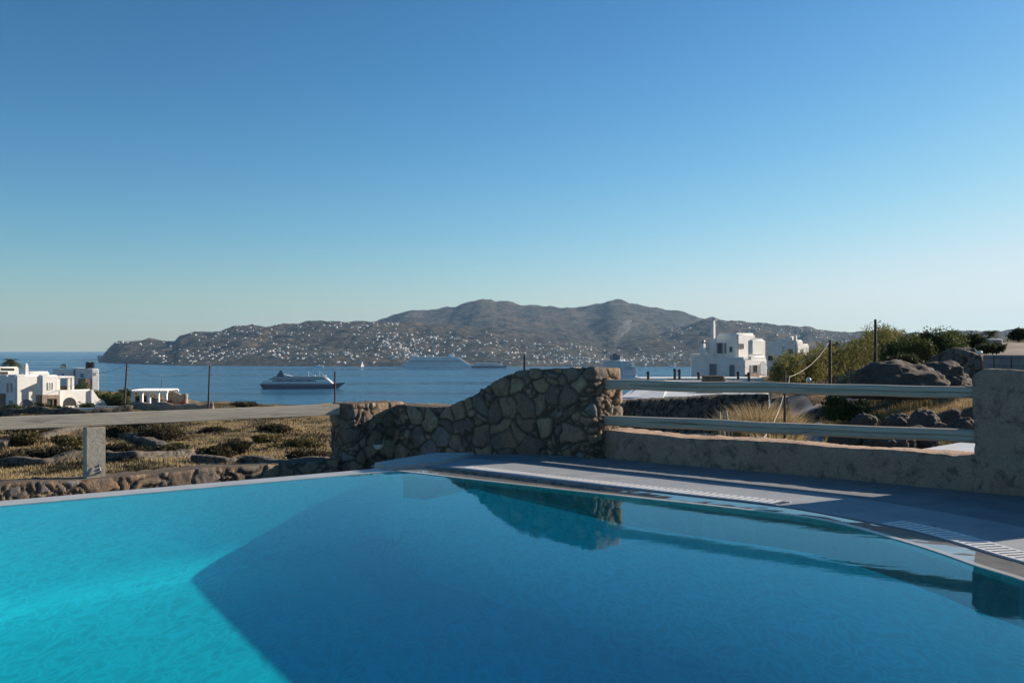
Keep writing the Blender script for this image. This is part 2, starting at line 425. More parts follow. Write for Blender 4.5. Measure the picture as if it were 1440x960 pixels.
def far_z(px, d):
    px = np.asarray(px, float); d = np.asarray(d, float)
    ds = FPX * 60.0 / (SHORE(px) - HY)
    best = np.full(np.broadcast(px, d).shape, ZS - 15.0)
    for fn, dr, p, fallw in ((L1, 4500., 0.85, 1500.), (L2, 6600., 1.5, 2000.), (L3, 4700., 0.95, 1500.), (L4, 3650., 0.8, 900.)):
        zr = EYE - (fn(px) - HY) / FPX * dr
        t = (d - ds) / (dr - ds)
        up = ZS + (zr - ZS) * np.clip(t, 0, 1) ** p
        dn = zr - (zr - ZS + 15) * np.clip((d - dr) / fallw, 0, 1) ** 1.3
        z = np.where(t < 0, ZS - 15 * np.clip(-t * 8, 0, 1), np.where(t <= 1, up, dn))
        z = np.where(zr <= ZS + 1, ZS - 15, z)
        best = np.maximum(best, z)
    X = (px - 720) / FPX * d
    k = np.clip((d - ds) / 400, 0, 1) * np.clip((best - ZS) / 60, 0, 1)
    n = (np.sin(X * 0.011 + 2.1 * np.sin(d * 0.0047)) * np.sin(d * 0.0093 + 1.7 * np.sin(X * 0.006)) * 9
         + np.sin(X * 0.027 + d * 0.013) * np.sin(d * 0.031 - X * 0.017) * 4.5 + np.sin(X * 0.071 + 3 * np.sin(d * 0.021)) * np.sin(d * 0.067) * 2.2)
    z = best + n * k + k * (np.sin(X * .019 + 4 * np.sin(d * .0021)) * 3.0 + np.sin(X * .043 + 1.9) * np.sin(X * .011) * 3.5 + np.sin(X * .097 + np.sin(X * .031) * 3) * 1.6)
    return np.where(px < 136, ZS - 15, z)

def polar_grid(fn, pxs, ds):
    PX, D = np.meshgrid(pxs, ds)
    Z = fn(PX, D); X = (PX - 720) / FPX * D
    V = np.stack([X, D, Z], -1).reshape(-1, 3)
    a, b = len(ds), len(pxs)
    I = np.arange(a * b).reshape(a, b)
    F = np.stack([I[:-1, :-1], I[:-1, 1:], I[1:, 1:], I[1:, :-1]], -1).reshape(-1, 4)
    return V, F

def scrub_mat():
    m, nt, b, o = newmat('dry_hillside')
    p = wpos(nt)
    n1 = noise(nt, 0.0030, 9, 0.72, p, 0.4); n2 = noise(nt, 0.011, 8, 0.75, p); n3 = noise(nt, 0.05, 5, 0.7, p)
    c = ramp(nt, n1, [(0.42, (0.020, 0.029, 0.026)), (0.51, (0.038, 0.042, 0.036)), (0.56, (0.15, 0.105, 0.070)), (0.62, (0.065, 0.056, 0.045)), (0.7, (0.026, 0.033, 0.028))])
    c = mixc(nt, ramp(nt, n2, [(0.44, (0, 0, 0)), (0.54, (0.9, 0.9, 0.9))]), c, (0.022, 0.030, 0.024))
    c = mixc(nt, ramp(nt, n3, [(0.52, (0, 0, 0)), (0.64, (0.7, 0.7, 0.7))]), c, (0.19, 0.15, 0.11))
    mp = wpos(nt, (0.004, 0.004, 0.085)); w = noise(nt, 1.0, 3, 0.5, mp, 0.5)
    c = mixc(nt, ramp(nt, w, [(0.47, (0, 0, 0)), (0.5, (0.45, 0.45, 0.45)), (0.53, (0, 0, 0))]), c, (0.24, 0.20, 0.15))
    nt.links.new(c, b.inputs["Base Color"]); b.inputs["Roughness"].default_value = 1.0
    b.inputs["Specular IOR Level"].default_value = 0.1
    bump(nt, b, math_(nt, 'ADD', math_(nt, 'MULTIPLY', n2, 1.0), math_(nt, 'MULTIPLY', n3, 0.4)), 1.0, 30)
    return m
M['far'] = scrub_mat()
def field_mat():
    m, nt, b, o = newmat('dry_grass_field')
    p = wpos(nt)
    n1 = noise(nt, 0.055, 7, 0.72, p, 0.5); n2 = noise(nt, 0.45, 7, 0.75, p); n3 = noise(nt, 3.0, 5, 0.7, p)
    c = ramp(nt, n1, [(0.38, (0.05, 0.05, 0.028)), (0.46, (0.14, 0.105, 0.055)), (0.56, (0.34, 0.235, 0.125)), (0.68, (0.42, 0.30, 0.17))])
    c = mixc(nt, ramp(nt, n2, [(0.50, (0, 0, 0)), (0.60, (0.85, 0.85, 0.85))]), c, (0.055, 0.052, 0.03))
    c = mixc(nt, ramp(nt, n3, [(0.5, (0, 0, 0)), (0.65, (0.5, 0.5, 0.5))]), c, (0.16, 0.12, 0.07))
    nt.links.new(c, b.inputs["Base Color"]); b.inputs["Roughness"].default_value = 1.0; b.inputs["Specular IOR Level"].default_value = 0.1
    bump(nt, b, math_(nt, 'ADD', n2, math_(nt, 'MULTIPLY', n3, 0.3)), 1.0, 0.5)
    return m
M['field'] = field_mat()

V, F = polar_grid(near_z, np.concatenate([np.linspace(-2600, -200, 60), np.linspace(-190, 1630, 400), np.linspace(1650, 4200, 60)]), np.concatenate([np.linspace(14, 60, 110), np.linspace(60.5, 240, 230), np.linspace(245, 900, 50)]))
ground_o = link('ground', mesh_np('ground', V, F, [M['field']], True)); tag(ground_o, kind='structure')
V, F = polar_grid(far_z, np.linspace(110, 2100, 560), np.concatenate([np.linspace(3000, 5200, 150), np.linspace(5230, 9300, 90)]))
tag(link('hills', mesh_np('hills', V, F, [M['far']], True)), kind='structure')

# ---- sea
def sea_mat():
    m, nt, b, o = newmat('sea_water')
    p = wpos(nt, (0.012, 0.05, 1)); p2 = wpos(nt, (0.0006, 0.006, 1))
    n1 = noise(nt, 1.0, 5, 0.7, p); n2 = noise(nt, 1.0, 4, 0.6, p2, 0.3)
    b.inputs["Base Color"].default_value = (0.010, 0.060, 0.11, 1)
    b.inputs["IOR"].default_value = 1.33
    nt.links.new(ramp(nt, n2, [(0.38, (0.10,) * 3), (0.62, (0.30,) * 3)]), b.inputs["Roughness"])
    nt.links.new(ramp(nt, n2, [(0.40, (0.024, 0.105, 0.19)), (0.60, (0.036, 0.14, 0.235))]), b.inputs["Base Color"])
    bump(nt, b, n1, 1.0, 9.0)
    return m
sea = MB()
ring = [0, 200, 600, 1500, 3000, 6000, 10000, 15300]; n = 96; v = [(0, 0, ZS)]; f = []
for r in ring[1:]:
    for k in range(n): v.append((r * math.sin(2 * math.pi * k / n), r * math.cos(2 * math.pi * k / n), ZS))
for k in range(n): f.append((0, 1 + (k + 1) % n, 1 + k))
for i in range(len(ring) - 2):
    for k in range(n): a = 1 + i * n; f.append((a + k, a + (k + 1) % n, a + n + (k + 1) % n, a + n + k))
sea.add(v, f); tag(sea.build('sea', sea_mat()), kind='structure')

# ---- haze: the air between here and the far hills
hz = bpy.data.materials.new('haze_air'); hz.use_nodes = True; t_ = hz.node_tree; t_.nodes.clear()
ho = t_.nodes.new("ShaderNodeOutputMaterial"); hv = t_.nodes.new("ShaderNodeVolumePrincipled")
hv.inputs["Color"].default_value = (0.42, 0.68, 1.0, 1); hv.inputs["Density"].default_value = 3.7e-5
hv.inputs["Anisotropy"].default_value = 0.2
t_.links.new(hv.outputs[0], ho.inputs[1])
h_ = MB(); h_.box((0, 0, (ZS - 18 + 420) / 2), (31200, 31200, 420 - (ZS - 18)))
tag(h_.build('haze', hz), kind='stuff')
# ================================================================ pool
POOL_L0 = Vector((-9.3, 5.5)); PCOR = Vector((-1.36, 11.72))
W_EDGE = [(-1.36, 11.72), (-0.577, 11.06), (0.25, 10.38), (1.04, 9.74), (1.75, 9.18), (2.34, 8.68), (2.66, 8.28), (2.88, 7.62), (3.01, 7.1), (3.09, 6.6), (3.20, 6.1), (3.25, 5.2), (3.2, 4.2), (3.1, 3.4)]
B_EDGE = [(-1.30, 12.15), (-0.62, 11.84), (0.25, 11.02), (1.10, 10.28), (1.85, 9.62), (2.41, 9.10), (2.76, 8.60), (3.14, 7.85), (3.27, 7.35), (3.36, 6.9), (3.46, 6.45), (3.56, 5.3), (3.55, 4.2), (3.5, 3.4)]
near_poly = [(3.1, 3.2), (-9.3, 3.2)]
def smooth_line(pts, n=6):
    P = [Vector(p) for p in pts]; out = []
    for i in range(len(P) - 1):
        p0 = P[max(i - 1, 0)]; p1 = P[i]; p2 = P[i + 1]; p3 = P[min(i + 2, len(P) - 1)]
        for k in range(n):
            t = k / n
            out.append(0.5 * ((2 * p1) + (p2 - p0) * t + (2 * p0 - 5 * p1 + 4 * p2 - p3) * t * t + (3 * p1 - p0 - 3 * p2 + p3) * t ** 3))
    out.append(P[-1]); return out
WE = smooth_line(W_EDGE); BE = smooth_line(B_EDGE)
LN = Vector((-(PCOR - POOL_L0).y, (PCOR - POOL_L0).x)).normalized()       # outward across the left edge
pool_out = [tuple(POOL_L0), (-1.62, 11.523), (-1.42, 11.655), (-1.28, 11.64)] + [tuple(p) for p in WE[1:]] + near_poly

def poly_obj(name, poly, z, mat, thick=0.0, parent=None):
    bm = bmesh.new(); vs = [bm.verts.new((p[0], p[1], z)) for p in poly]
    f = bm.faces.new(vs)
    if thick:
        r = bmesh.ops.extrude_face_region(bm, geom=[f]); 
        for e in r['geom']:
            if isinstance(e, bmesh.types.BMVert): e.co.z -= thick
    bmesh.ops.triangulate(bm, faces=[q for q in bm.faces if len(q.verts) > 4])
    bmesh.ops.recalc_face_normals(bm, faces=bm.faces)
    me = bpy.data.meshes.new(name); bm.to_mesh(me); bm.free(); me.materials.append(mat)
    if not thick and me.polygons[0].normal.z < 0: me.flip_normals()
    return link(name, me, parent)

def water_mat():
    m, nt, b, o = newmat('pool_water'); nt.nodes.remove(b)
    p = wpos(nt)
    sw = N(nt, "ShaderNodeMapping"); sw.inputs["Rotation"].default_value = (0, 0, R(28)); sw.inputs["Scale"].default_value = (1.0, 2.6, 1); nt.links.new(p, sw.inputs[0])
    n1 = noise(nt, 1.6, 2, 0.5, p); n2 = noise(nt, 9.0, 3, 0.5, sw.outputs[0])
    # ring ripple where the inlet stirs the surface
    vs = N(nt, "ShaderNodeVectorMath", operation='DISTANCE'); nt.links.new(p, vs.inputs[0]); vs.inputs[1].default_value = (2.62, 7.12, 0)
    r_ = vs.outputs["Value"]
    env = ramp(nt, math_(nt, 'DIVIDE', r_, 0.9), [(0.0, (0.0,) * 3), (0.42, (0.0,) * 3), (0.55, (1,) * 3), (0.75, (0.35,) * 3), (1, (0,) * 3)])
    rr = math_(nt, 'MULTIPLY', math_(nt, 'SINE', math_(nt, 'MULTIPLY', r_, 42.0)), env)
    h = math_(nt, 'ADD', math_(nt, 'ADD', math_(nt, 'MULTIPLY', n1, 2.2), math_(nt, 'MULTIPLY', n2, 0.22)), math_(nt, 'MULTIPLY', rr, 0.10))
    bp = N(nt, "ShaderNodeBump"); bp.inputs["Strength"].default_value = 1.0; bp.inputs["Distance"].default_value = 0.0007
    nt.links.new(h, bp.inputs["Height"])
    fr = N(nt, "ShaderNodeFresnel"); bf = N(nt, 'ShaderNodeNewGeometry').outputs['Backfacing']; nt.links.new(math_(nt, 'SUBTRACT', 1.33, math_(nt, 'MULTIPLY', bf, 1.33 - 1 / 1.33)), fr.inputs['IOR']); nt.links.new(bp.outputs[0], fr.inputs["Normal"])
    gl = N(nt, "ShaderNodeBsdfGlossy"); gl.inputs["Roughness"].default_value = 0.012; gl.inputs["Color"].default_value = (0.60, 0.84, 0.88, 1); nt.links.new(bp.outputs[0], gl.inputs["Normal"])
    tr = N(nt, "ShaderNodeBsdfTransparent")
    # caustic light painted as a net of lighter and darker transparency tint
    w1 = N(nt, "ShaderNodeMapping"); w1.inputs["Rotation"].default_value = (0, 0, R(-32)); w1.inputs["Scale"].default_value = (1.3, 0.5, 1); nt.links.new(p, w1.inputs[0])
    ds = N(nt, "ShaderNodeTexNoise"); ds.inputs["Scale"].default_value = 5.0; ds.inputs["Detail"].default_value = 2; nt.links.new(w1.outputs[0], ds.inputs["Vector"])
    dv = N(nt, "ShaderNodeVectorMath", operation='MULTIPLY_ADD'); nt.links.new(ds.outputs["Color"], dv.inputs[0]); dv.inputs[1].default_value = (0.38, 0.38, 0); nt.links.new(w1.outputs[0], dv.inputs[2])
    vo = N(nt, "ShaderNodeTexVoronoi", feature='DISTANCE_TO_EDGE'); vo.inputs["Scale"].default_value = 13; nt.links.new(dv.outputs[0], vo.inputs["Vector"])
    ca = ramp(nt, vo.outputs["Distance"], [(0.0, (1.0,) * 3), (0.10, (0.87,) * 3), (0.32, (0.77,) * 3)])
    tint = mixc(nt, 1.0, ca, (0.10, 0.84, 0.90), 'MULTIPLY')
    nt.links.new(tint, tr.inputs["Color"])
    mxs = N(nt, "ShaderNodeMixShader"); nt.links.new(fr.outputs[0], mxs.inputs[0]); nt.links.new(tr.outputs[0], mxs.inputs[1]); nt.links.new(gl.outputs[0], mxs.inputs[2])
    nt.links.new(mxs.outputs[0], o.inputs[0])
    return m
M['water'] = water_mat()
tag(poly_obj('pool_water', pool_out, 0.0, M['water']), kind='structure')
# basin: floor and walls in one sheet
def basin_mat():
    m, nt, b, o = newmat('pool_plaster')
    p = wpos(nt); n1 = noise(nt, 1.2, 4, 0.6, p)
    nt.links.new(ramp(nt, n1, [(0.35, (0.50, 0.80, 0.86)), (0.65, (0.46, 0.76, 0.82))]), b.inputs["Base Color"]); b.inputs["Roughness"].default_value = 0.9
    return m
def depth_at(y): return -(0.93 + 0.14 * (10.5 - y))  # floor slope shaped to place the shadow edge
bm = bmesh.new(); rings = []; cen = Vector((-2.5, 7.2)); nP = len(pool_out)
def inward(i):
    p0, p1, p2 = Vector(pool_out[i - 1]), Vector(pool_out[i]), Vector(pool_out[(i + 1) % nP]); t = ((p1 - p0).normalized() + (p2 - p1).normalized())
    n_ = Vector((t.y, -t.x)).normalized() if t.length > 1e-4 else Vector((0, 0))
    return n_ if (cen - p1).dot(n_) > 0 else -n_
RCL = lambda i: 0.22 if (i < 3 or i >= nP - 1) else (0.22 + min(1, (i - 2) / 8) * 0.55)
for k in range(8):
    ring = []
    for i, p in enumerate(pool_out):
        RC = RCL(i); q = Vector(p); D_ = depth_at(q.y)
        if k == 0: z, w = -0.002, 0
        elif k == 1: z, w = D_ + RC + .04, 0
        else: a_ = (k - 2) / 5 * math.pi / 2; z = D_ + RC * (1 - math.sin(a_)); w = RC * (1 - math.cos(a_))
        lean = 0.34 * min(1, max(0, (-z) / 1.0)) if i in (0, 1, 2) or i == nP - 1 else 0.0  # left wall undercut, shaped to keep the sun off it
        if i == 3: lean = .1 * min(1, -z)
        q2 = q + inward(i) * w + LN * lean; z2 = z + (depth_at(q2.y) - D_ if k else 0)
        ring.append(bm.verts.new((q2.x, q2.y, z2)))
    rings.append(ring)
for a_, b_ in zip(rings, rings[1:]):
    for i in range(nP): j_ = (i + 1) % nP; bm.faces.new((a_[i], a_[j_], b_[j_], b_[i]))
ff = bm.faces.new(rings[-1]); bmesh.ops.triangulate(bm, faces=[ff]); bmesh.ops.recalc_face_normals(bm, faces=bm.faces)
for f_ in bm.faces: f_.smooth = abs(f_.normal.z) < 0.97
me = bpy.data.meshes.new('pool_basin'); bm.to_mesh(me); bm.free(); me.materials.append(basin_mat()); tag(link('pool_basin', me), kind='structure')

# wet coping band round the right edge, flush with the water
def wet_mat():
    m, nt, b, o = newmat('wet_slate_coping')
    p = wpos(nt); n1 = noise(nt, 3, 5, 0.7, p); n2 = noise(nt, 1.6, 2, 0.5, p)
    nt.links.new(ramp(nt, n1, [(0.35, (0.20, 0.195, 0.19)), (0.65, (0.29, 0.285, 0.28))]), b.inputs["Base Color"])
    b.inputs["Roughness"].default_value = 0.02; b.inputs["IOR"].default_value = 1.6
    bump(nt, b, n2, 1.0, 0.006)
    return m
M['wet'] = wet_mat()
band = [tuple(p) for p in WE] + [tuple(p) for p in reversed(BE)]
tag(poly_obj('coping', band, 0.003, M['wet'], 0.30), kind='structure')
# pale lip right at the water's edge
def offs(line, d):
    out = []
    for i, p in enumerate(line):
        t = (line[min(i + 1, len(line) - 1)] - line[max(i - 1, 0)]).normalized(); out.append(p + Vector((-t.y, t.x)) * d)
    return out
lip = [tuple(p) for p in offs(WE, -0.012)] + [tuple(p) for p in reversed(offs(WE, 0.045))]
M['lip'] = simple('beige_lip_tile', (0.52, 0.50, 0.47), (0.42, 0.40, 0.37), 8, 0.25, 0.1, 0.003)
tag(poly_obj('coping_lip', lip, 0.006, M['lip'], 0.05), kind='structure')
# slab of pale stone outside the band, then the grey deck
M['slab'] = simple('pale_cement_slab', (0.33, 0.35, 0.37), (0.25, 0.27, 0.29), 3, 0.6, 0.35, 0.004, 8)
M['deck'] = simple('grey_cement_deck', (0.24, 0.25, 0.265), (0.16, 0.17, 0.185), 2.2, 0.7, 0.35, 0.005, 8)
SL = offs(BE, 0.95)
slab = [tuple(p) for p in BE] + [tuple(p) for p in reversed(SL)]
tag(poly_obj('coping_slab', slab, 0.010, M['slab'], 0.30), kind='structure')
WALL_BASE = [(-1.50,12.97),(-1.08,13.4), (-.65,13.5), (0.0,13.5), (.5,13.4), (1.1, 13.1), (2.0, 12.25), (2.95, 11.5), (4.0, 10.55), (4.91, 9.7), (6.6, 8.3), (8, 7.0)]
deck = [(-1.72, 12.2)] + WALL_BASE[0:] + [(8, 2), (8, -4), (-12, -4), (-12, 3.1), (3.45, 3.1)] + [tuple(p) for p in reversed(BE)][1:]
tag(poly_obj('deck', deck, 0.006, M['deck'], 0.30), kind='structure')
# left infinity edge
M['edge'] = simple('pale_edge_tile', (0.50, 0.50, 0.50), (0.40, 0.40, 0.41), 2.5, 0.35, 0.2, 0.004, 7)
e0 = POOL_L0; e1 = PCOR
tag(poly_obj('pool_edge', [tuple(e0 - LN * 0.004), tuple(e1 - LN * 0.004), tuple(e1 + LN * 0.30), tuple(e0 + LN * 0.30)], 0.005, M['edge'], 0.02), kind='structure')
cb = MB(); cb.prism([tuple(gp(526, 650, .05))[:2], tuple(gp(541, 655, .05))[:2], tuple(gp(572, 654, .05))[:2], (-0.85, 12.3), (-0.5, 13.3), (-1.02, 13.3)], -0.2, 0.05)
M['block'] = simple('pale_corner_stone', (0.46, 0.45, 0.43), (0.36, 0.36, 0.36), 6, 0.6, 0.3, 0.004, 6)
tag(cb.build('corner_slab', M['block'], bevel=0.012), 'pale raised stone slab at the far corner of the pool, against the rubble wall', 'paving slab')
# trench floor behind the infinity edge
M['trench'] = simple('trench_cement', (0.22, 0.20, 0.18), None, 4, 0.9)
q0 = e0 + LN * 0.42; q1 = e1 + LN * 0.42
tag(poly_obj('overflow_trench', [tuple(q0), tuple(q1), tuple(q1 + LN * 3.4), tuple(q0 + LN * 3.4)], -0.85, M['trench'], 0.1), kind='structure')

# slotted overflow grates
def grate(label, s0, s1, pitch):
    P = offs(BE, 0.03); Q = offs(BE, 0.25)
    seg = [(P[i + 1] - P[i]).length for i in range(len(P) - 1)]; tot = sum(seg)
    def at(L_, s):
        for i, l in enumerate(seg):
            if s <= l or i == len(seg) - 1: return L_[i].lerp(L_[i + 1], s / l)
            s -= l
    mid = at(P, (s0 + s1) / 2)
    t = thing('drain_grate', label, 'drain grate', (mid.x, mid.y, 0.012), 0, 'white slotted overflow grates round the pool')
    tr = MB(); n_ = 24
    tr.add([(*at(P, s0 + (s1 - s0) * i / n_), 0.0112) for i in range(n_ + 1)] + [(*at(Q, s0 + (s1 - s0) * i / n_), 0.0112) for i in range(n_ + 1)],
           [(i, i + 1, n_ + 2 + i, n_ + 1 + i) for i in range(n_)])
    tr.build('channel', M['dark'], t)
    sl = MB(); s = s0; k = 0
    while s < s1 - pitch:
        a, b_ = at(P, s), at(P, s + pitch * 0.66); c, d = at(Q, s + pitch * 0.66), at(Q, s)
        sl.prism([tuple(a), tuple(b_), tuple(c), tuple(d)], 0.0125, 0.016); s += pitch
    sl.build('slats', M['grate'], t)
    fa = [at(P, s0 + (s1 - s0) * i / n_) for i in range(n_ + 1)]; fb = [at(Q, s0 + (s1 - s0) * i / n_) for i in range(n_ + 1)]
    for line in (fa, fb):
        fr = MB(); o1 = offs(line, -0.012); o2 = offs(line, 0.012); fr.prism([tuple(p) for p in o1] + [tuple(p) for p in reversed(o2)], 0.0105, 0.0165)
        fr.build('frame', M['grate'], t)
M['grate'] = simple('white_plastic_grate', (0.74, 0.74, 0.74), (0.66, 0.66, 0.66), 6, 0.4, 0)
grate('long white slotted drain grate on the sunlit deck in front of the stone pier', 0.75, 4.85, 0.075)
grate('white slotted drain grate in the shade beside the curved right end of the pool', 6.0, 9.6, 0.075)
# thin dark joint in the slab
j0, j1 = gp(1283, 743.5, .011), gp(1317, 739, .011); jm = MB(); jd = (j1 - j0).normalized(); jn = Vector((-jd.y, jd.x, 0)) * 0.012
jm.add([j0 - jn, j1 - jn, j1 + jn, j0 + jn], [(0, 1, 2, 3)])
for i in range(len(jm.v)): jm.v[i] = (jm.v[i][0], jm.v[i][1], 0.0135)
tag(jm.build('expansion_joint', M['dark']), kind='structure')
# small chrome anchor on the corner slab
ap = gp(588, 655, 0.012); a = thing('rope_anchor', 'small chrome rope anchor standing at the far corner of the pool coping', 'anchor', ap)
m_ = MB(); m_.lathe(ap, [(0.05, 0), (0.05, 0.01), (0.02, 0.016)], 14); m_.build('base', M['metal'], a, smooth=True)
m_ = MB(); m_.tube([ap + Vector((0, 0, .012)), ap + Vector((0.02, 0, .04)), ap + Vector((0.055, 0, .075))], [0.012, 0.011, 0.008], 8); m_.build('hook', M['metal'], a, smooth=True)

# ================================================================ walls near the pool
# low rubble wall beyond the infinity edge
LW0 = Vector((-11.4, 8.85)); LW1 = Vector((-2.86, 15.62)); lwd = (LW1 - LW0).normalized()
me = wall_mesh('stone_wall', [tuple(LW0), tuple(LW0.lerp(LW1, .3)), tuple(LW1)], -1.0, lambda s: -0.30 + 0.012 * math.sin(s * 2.3) + .008 * math.sin(s * 5.1), 0.42, 0.022, M['rubble'], 0.32, 0.038, 3)
tag(link('stone_wall', me), 'low rubble stone wall beyond the left edge of the pool, carrying the painted timber rail', 'wall')
# main curved-top rubble wall: short return on the left, long face, end pier
K = Vector((-1.91, 16.2)); Q_ = Vector((-2.51, 15.65)); E_ = Vector((1.05, 13.0))
tp_px = [460, 555, 580, 600, 625, 648, 660, 680, 700, 715, 730, 745, 760, 800, 835, 880]
tp_y = [568, 568.5, 570, 572, 573.5, 573, 569, 559, 548, 539, 530, 524, 521, 519, 518.5, 518.5]
def main_top(s):
    p = Kc.lerp(Ec, s / Lm); px = 720 + FPX * p.x / p.y
    return EYE - (float(np.interp(px, tp_px, tp_y)) - HY) / FPX * (p.y - 0.22) - 0.02
md = (E_ - K).normalized(); mn = Vector((-md.y, md.x))
Kc = K + mn * 0.25 - md * 0.25; Ec = E_ + mn * 0.25 + md * 0.0; Lm = (Ec - Kc).length
# the pier end faces right and slightly towards the pool, so it is a second short run
pts = [tuple(Kc), tuple(Ec)]
root = thing('stone_wall', 'tall rubble stone wall with a swept curved top at the end of the pool', 'wall', (0, 13.2, 0))
me = wall_mesh('wall_body', pts, -1.2, main_top, 0.5, 0.018, M['rubble'], 0.33, 0.055, 1)
o = link('wall_body', me, root); o.location = -Vector(root.location)
rd = (K - Q_).normalized(); rn = Vector((-rd.y, rd.x))
me = wall_mesh('return_wall', [tuple(Q_ + rn * 0.28), tuple(K + rn * 0.28 + rd * 0.15)], -1.2, lambda s: 0.535, 0.56, 0.02, M['rubble'], 0.28, 0.05, 2)
o = link('return_wall', me, root); o.location = -Vector(root.location)
# rendered low wall and right pier
LWC = [(1.15, 13.55), (2.18, 12.48), (3.12, 11.72), (4.18, 10.78), (5.12, 9.93), (6.9, 8.45), (9.0, 6.7)]
Ls = [0]
for i in range(len(LWC) - 1): Ls.append(Ls[-1] + math.dist(LWC[i], LWC[i + 1]))
sp0 = Ls[3] + 0.86; sp1 = sp0 + 2.0
def lw_top(s): return 0.34 + 0.008 * math.sin(s * 3)
rt = thing('rendered_wall', 'low pinkish rendered wall under the two log rails along the deck', 'wall', (3.5, 11.3, 0))
me = wall_mesh('low_wall', LWC, -0.9, lw_top, 0.46, 0.04, M['plaster'], 0.35, 0.018, 6, rough=0.02, amp_noise=0.02)
o = link('low_wall', me, rt); o.location = -Vector(rt.location)
def along(L_, s):
    for i in range(len(L_) - 1):
        l = math.dist(L_[i], L_[i + 1])
        if s <= l: return Vector(L_[i]).lerp(Vector(L_[i + 1]), s / l)
        s -= l
pa, pb = along(LWC, sp0), along(LWC, sp1)
def ptop(s):
    e = min(s, (pb - pa).length - s)
    return 1.20 - (0.07 * max(0, 1 - e / 0.10) ** 2)
me = wall_mesh('pier', [tuple(pa), tuple(pa.lerp(pb, .5)), tuple(pb)], -0.3, ptop, 0.50, 0.04, M['plaster'], 0.35, 0.02, 7, rough=0.02, amp_noise=0.03)
o = link('pier', me, rt); o.location = -Vector(rt.location)

# log rails
def log(a, b_, r0, r1, seed, parent, name='rail'):
    a, b_ = Vector(a), Vector(b_); d = b_ - a; Lg = d.length; n_, m = 150, 72
    V = []; t = d.normalized(); side = t.cross(Vector((0, 0, 1))).normalized(); up = side.cross(t)
    for i in range(n_ + 1):
        s = i / n_; c = a.lerp(b_, s) + up * (0.012 * mnoise.noise(Vector((s * 5, seed, 0))) ) + side * 0.012 * mnoise.noise(Vector((s * 5, seed, 9)))
        rr = r0 + (r1 - r0) * s
        crack = 0.55 + 0.35 * mnoise.noise(Vector((s * 3.0, seed * 2.1, 3))) + .06 * mnoise.noise(Vector((s * 17, seed, 5)))
        for k in range(m):
            q = 2 * math.pi * k / m
            # side points away from the pool: angle pi faces the camera
            w = abs(((q + (crack - .55) * 1.2) + math.pi) % (2 * math.pi) - math.pi)
            g = math.exp(-(w / 0.11) ** 2) * 0.026 * (1 if 0.04 + .05 * seed < s < 1.1 else .3)
            r = rr * (1 - .05 * math.cos(4 * q + .6)) * (1 + 0.05 * mnoise.noise(Vector((s * 9, math.cos(q) * 1.2 + seed, math.sin(q) * 1.2)))) - g
            V.append(c + side * math.cos(q) * r * .9 + up * math.sin(q) * r)
    F = [(i * m + k, i * m + (k + 1) % m, (i + 1) * m + (k + 1) % m, (i + 1) * m + k) for i in range(n_) for k in range(m)]
    F += [tuple(range(m)), tuple(range(n_ * m, (n_ + 1) * m))]
    mb = MB(); org = a.lerp(b_, .5)
    # object aligned so that its x axis runs along the log (grain follows it)
    X = t; Yv = Vector((0, 0, 1)).cross(X).normalized(); Z = X.cross(Yv); Mr = Matrix((X, Yv, Z)).transposed()
    mb.add([Mr.transposed() @ (p - org) for p in V], F)
    o = mb.build(name, M['railpaint'], None, smooth=True); o.matrix_local = Matrix.Translation(org) @ Mr.to_4x4()
    if parent:
        o.location = org - Vector(parent.location); o.parent = parent
    return o
lr = thing('log_railing', 'two horizontal grey painted log rails spanning from the stone pier to the rendered pier', 'railing', (2.8, 11.4, 0.31))
log(ray(848, 13.2, y=540.5), ray(1384, 10.05, y=552.0), 0.070, 0.061, 1, lr)
log(ray(846, 13.2, y=590.5), ray(1388, 10.02, y=614.5), 0.070, 0.070, 2, lr)

# left timber rail: squared beam on a square post
def beam(a, b_, w, h, parent, name):
    a, b_ = Vector(a), Vector(b_); t = (b_ - a).normalized(); Yv = Vector((0, 0, 1)).cross(t).normalized(); Z = t.cross(Yv); Mr = Matrix((t, Yv, Z)).transposed()
    mb = MB(); mb.box((0, 0, 0), ((b_ - a).length, w, h)); o = mb.build(name, M['railpaint'], None, bevel=0.006)
    org = a.lerp(b_, .5); o.matrix_local = Matrix.Translation(org) @ Mr.to_4x4(); o.location = org - Vector(parent.location); o.parent = parent
    return o
def lwp(px):       # point on the low wall line in column px
    k = (px - 720) / FPX; t = (LW0.x - k * LW0.y) / (k * lwd.y - lwd.x); return LW0 + lwd * t
la, lb = lwp(-260), lwp(476); lz = lambda px, y: EYE - (y - HY) / FPX * lwp(px).y
tr_ = thing('timber_railing', 'grey timber rail with a square post on the low stone wall beyond the pool', 'railing', (*lwp(132), -0.3))
beam((la.x, la.y, lz(0, 595)), (lb.x, lb.y, lz(476, 575.3)), 0.08, 0.165, tr_, 'rail')
pm = lwp(132.5); mb = MB(); yaw = math.atan2(lwd.y, lwd.x)
mb.box((pm.x, pm.y, (-0.32 + lz(132, 600)) / 2), (0.25, 0.16, lz(132, 600) + 0.32), yaw)
post = mb.build('post', M['railpaint'], tr_, bevel=0.008)
nrm = Vector((lwd.y, -lwd.x)); hp = Vector((pm.x, pm.y, 0)) + Vector((nrm.x, nrm.y, 0)) * 0.085 + Vector((lwd.x, lwd.y, 0)) * 0.05
mb = MB()
for zz in (-.22, -.18, -.13): mb.box(hp + Vector((0, 0, zz)), (0.035, 0.012, 0.02), yaw)
mb.tube([hp + Vector((0, 0, -.24)), hp + Vector((.02, -.02, -.2)), hp + Vector((.0, -.02, -.12))], 0.006, 6)
hk = mb.build('hook', M['metal'], None); off = Vector(tr_.location); hk.parent = post
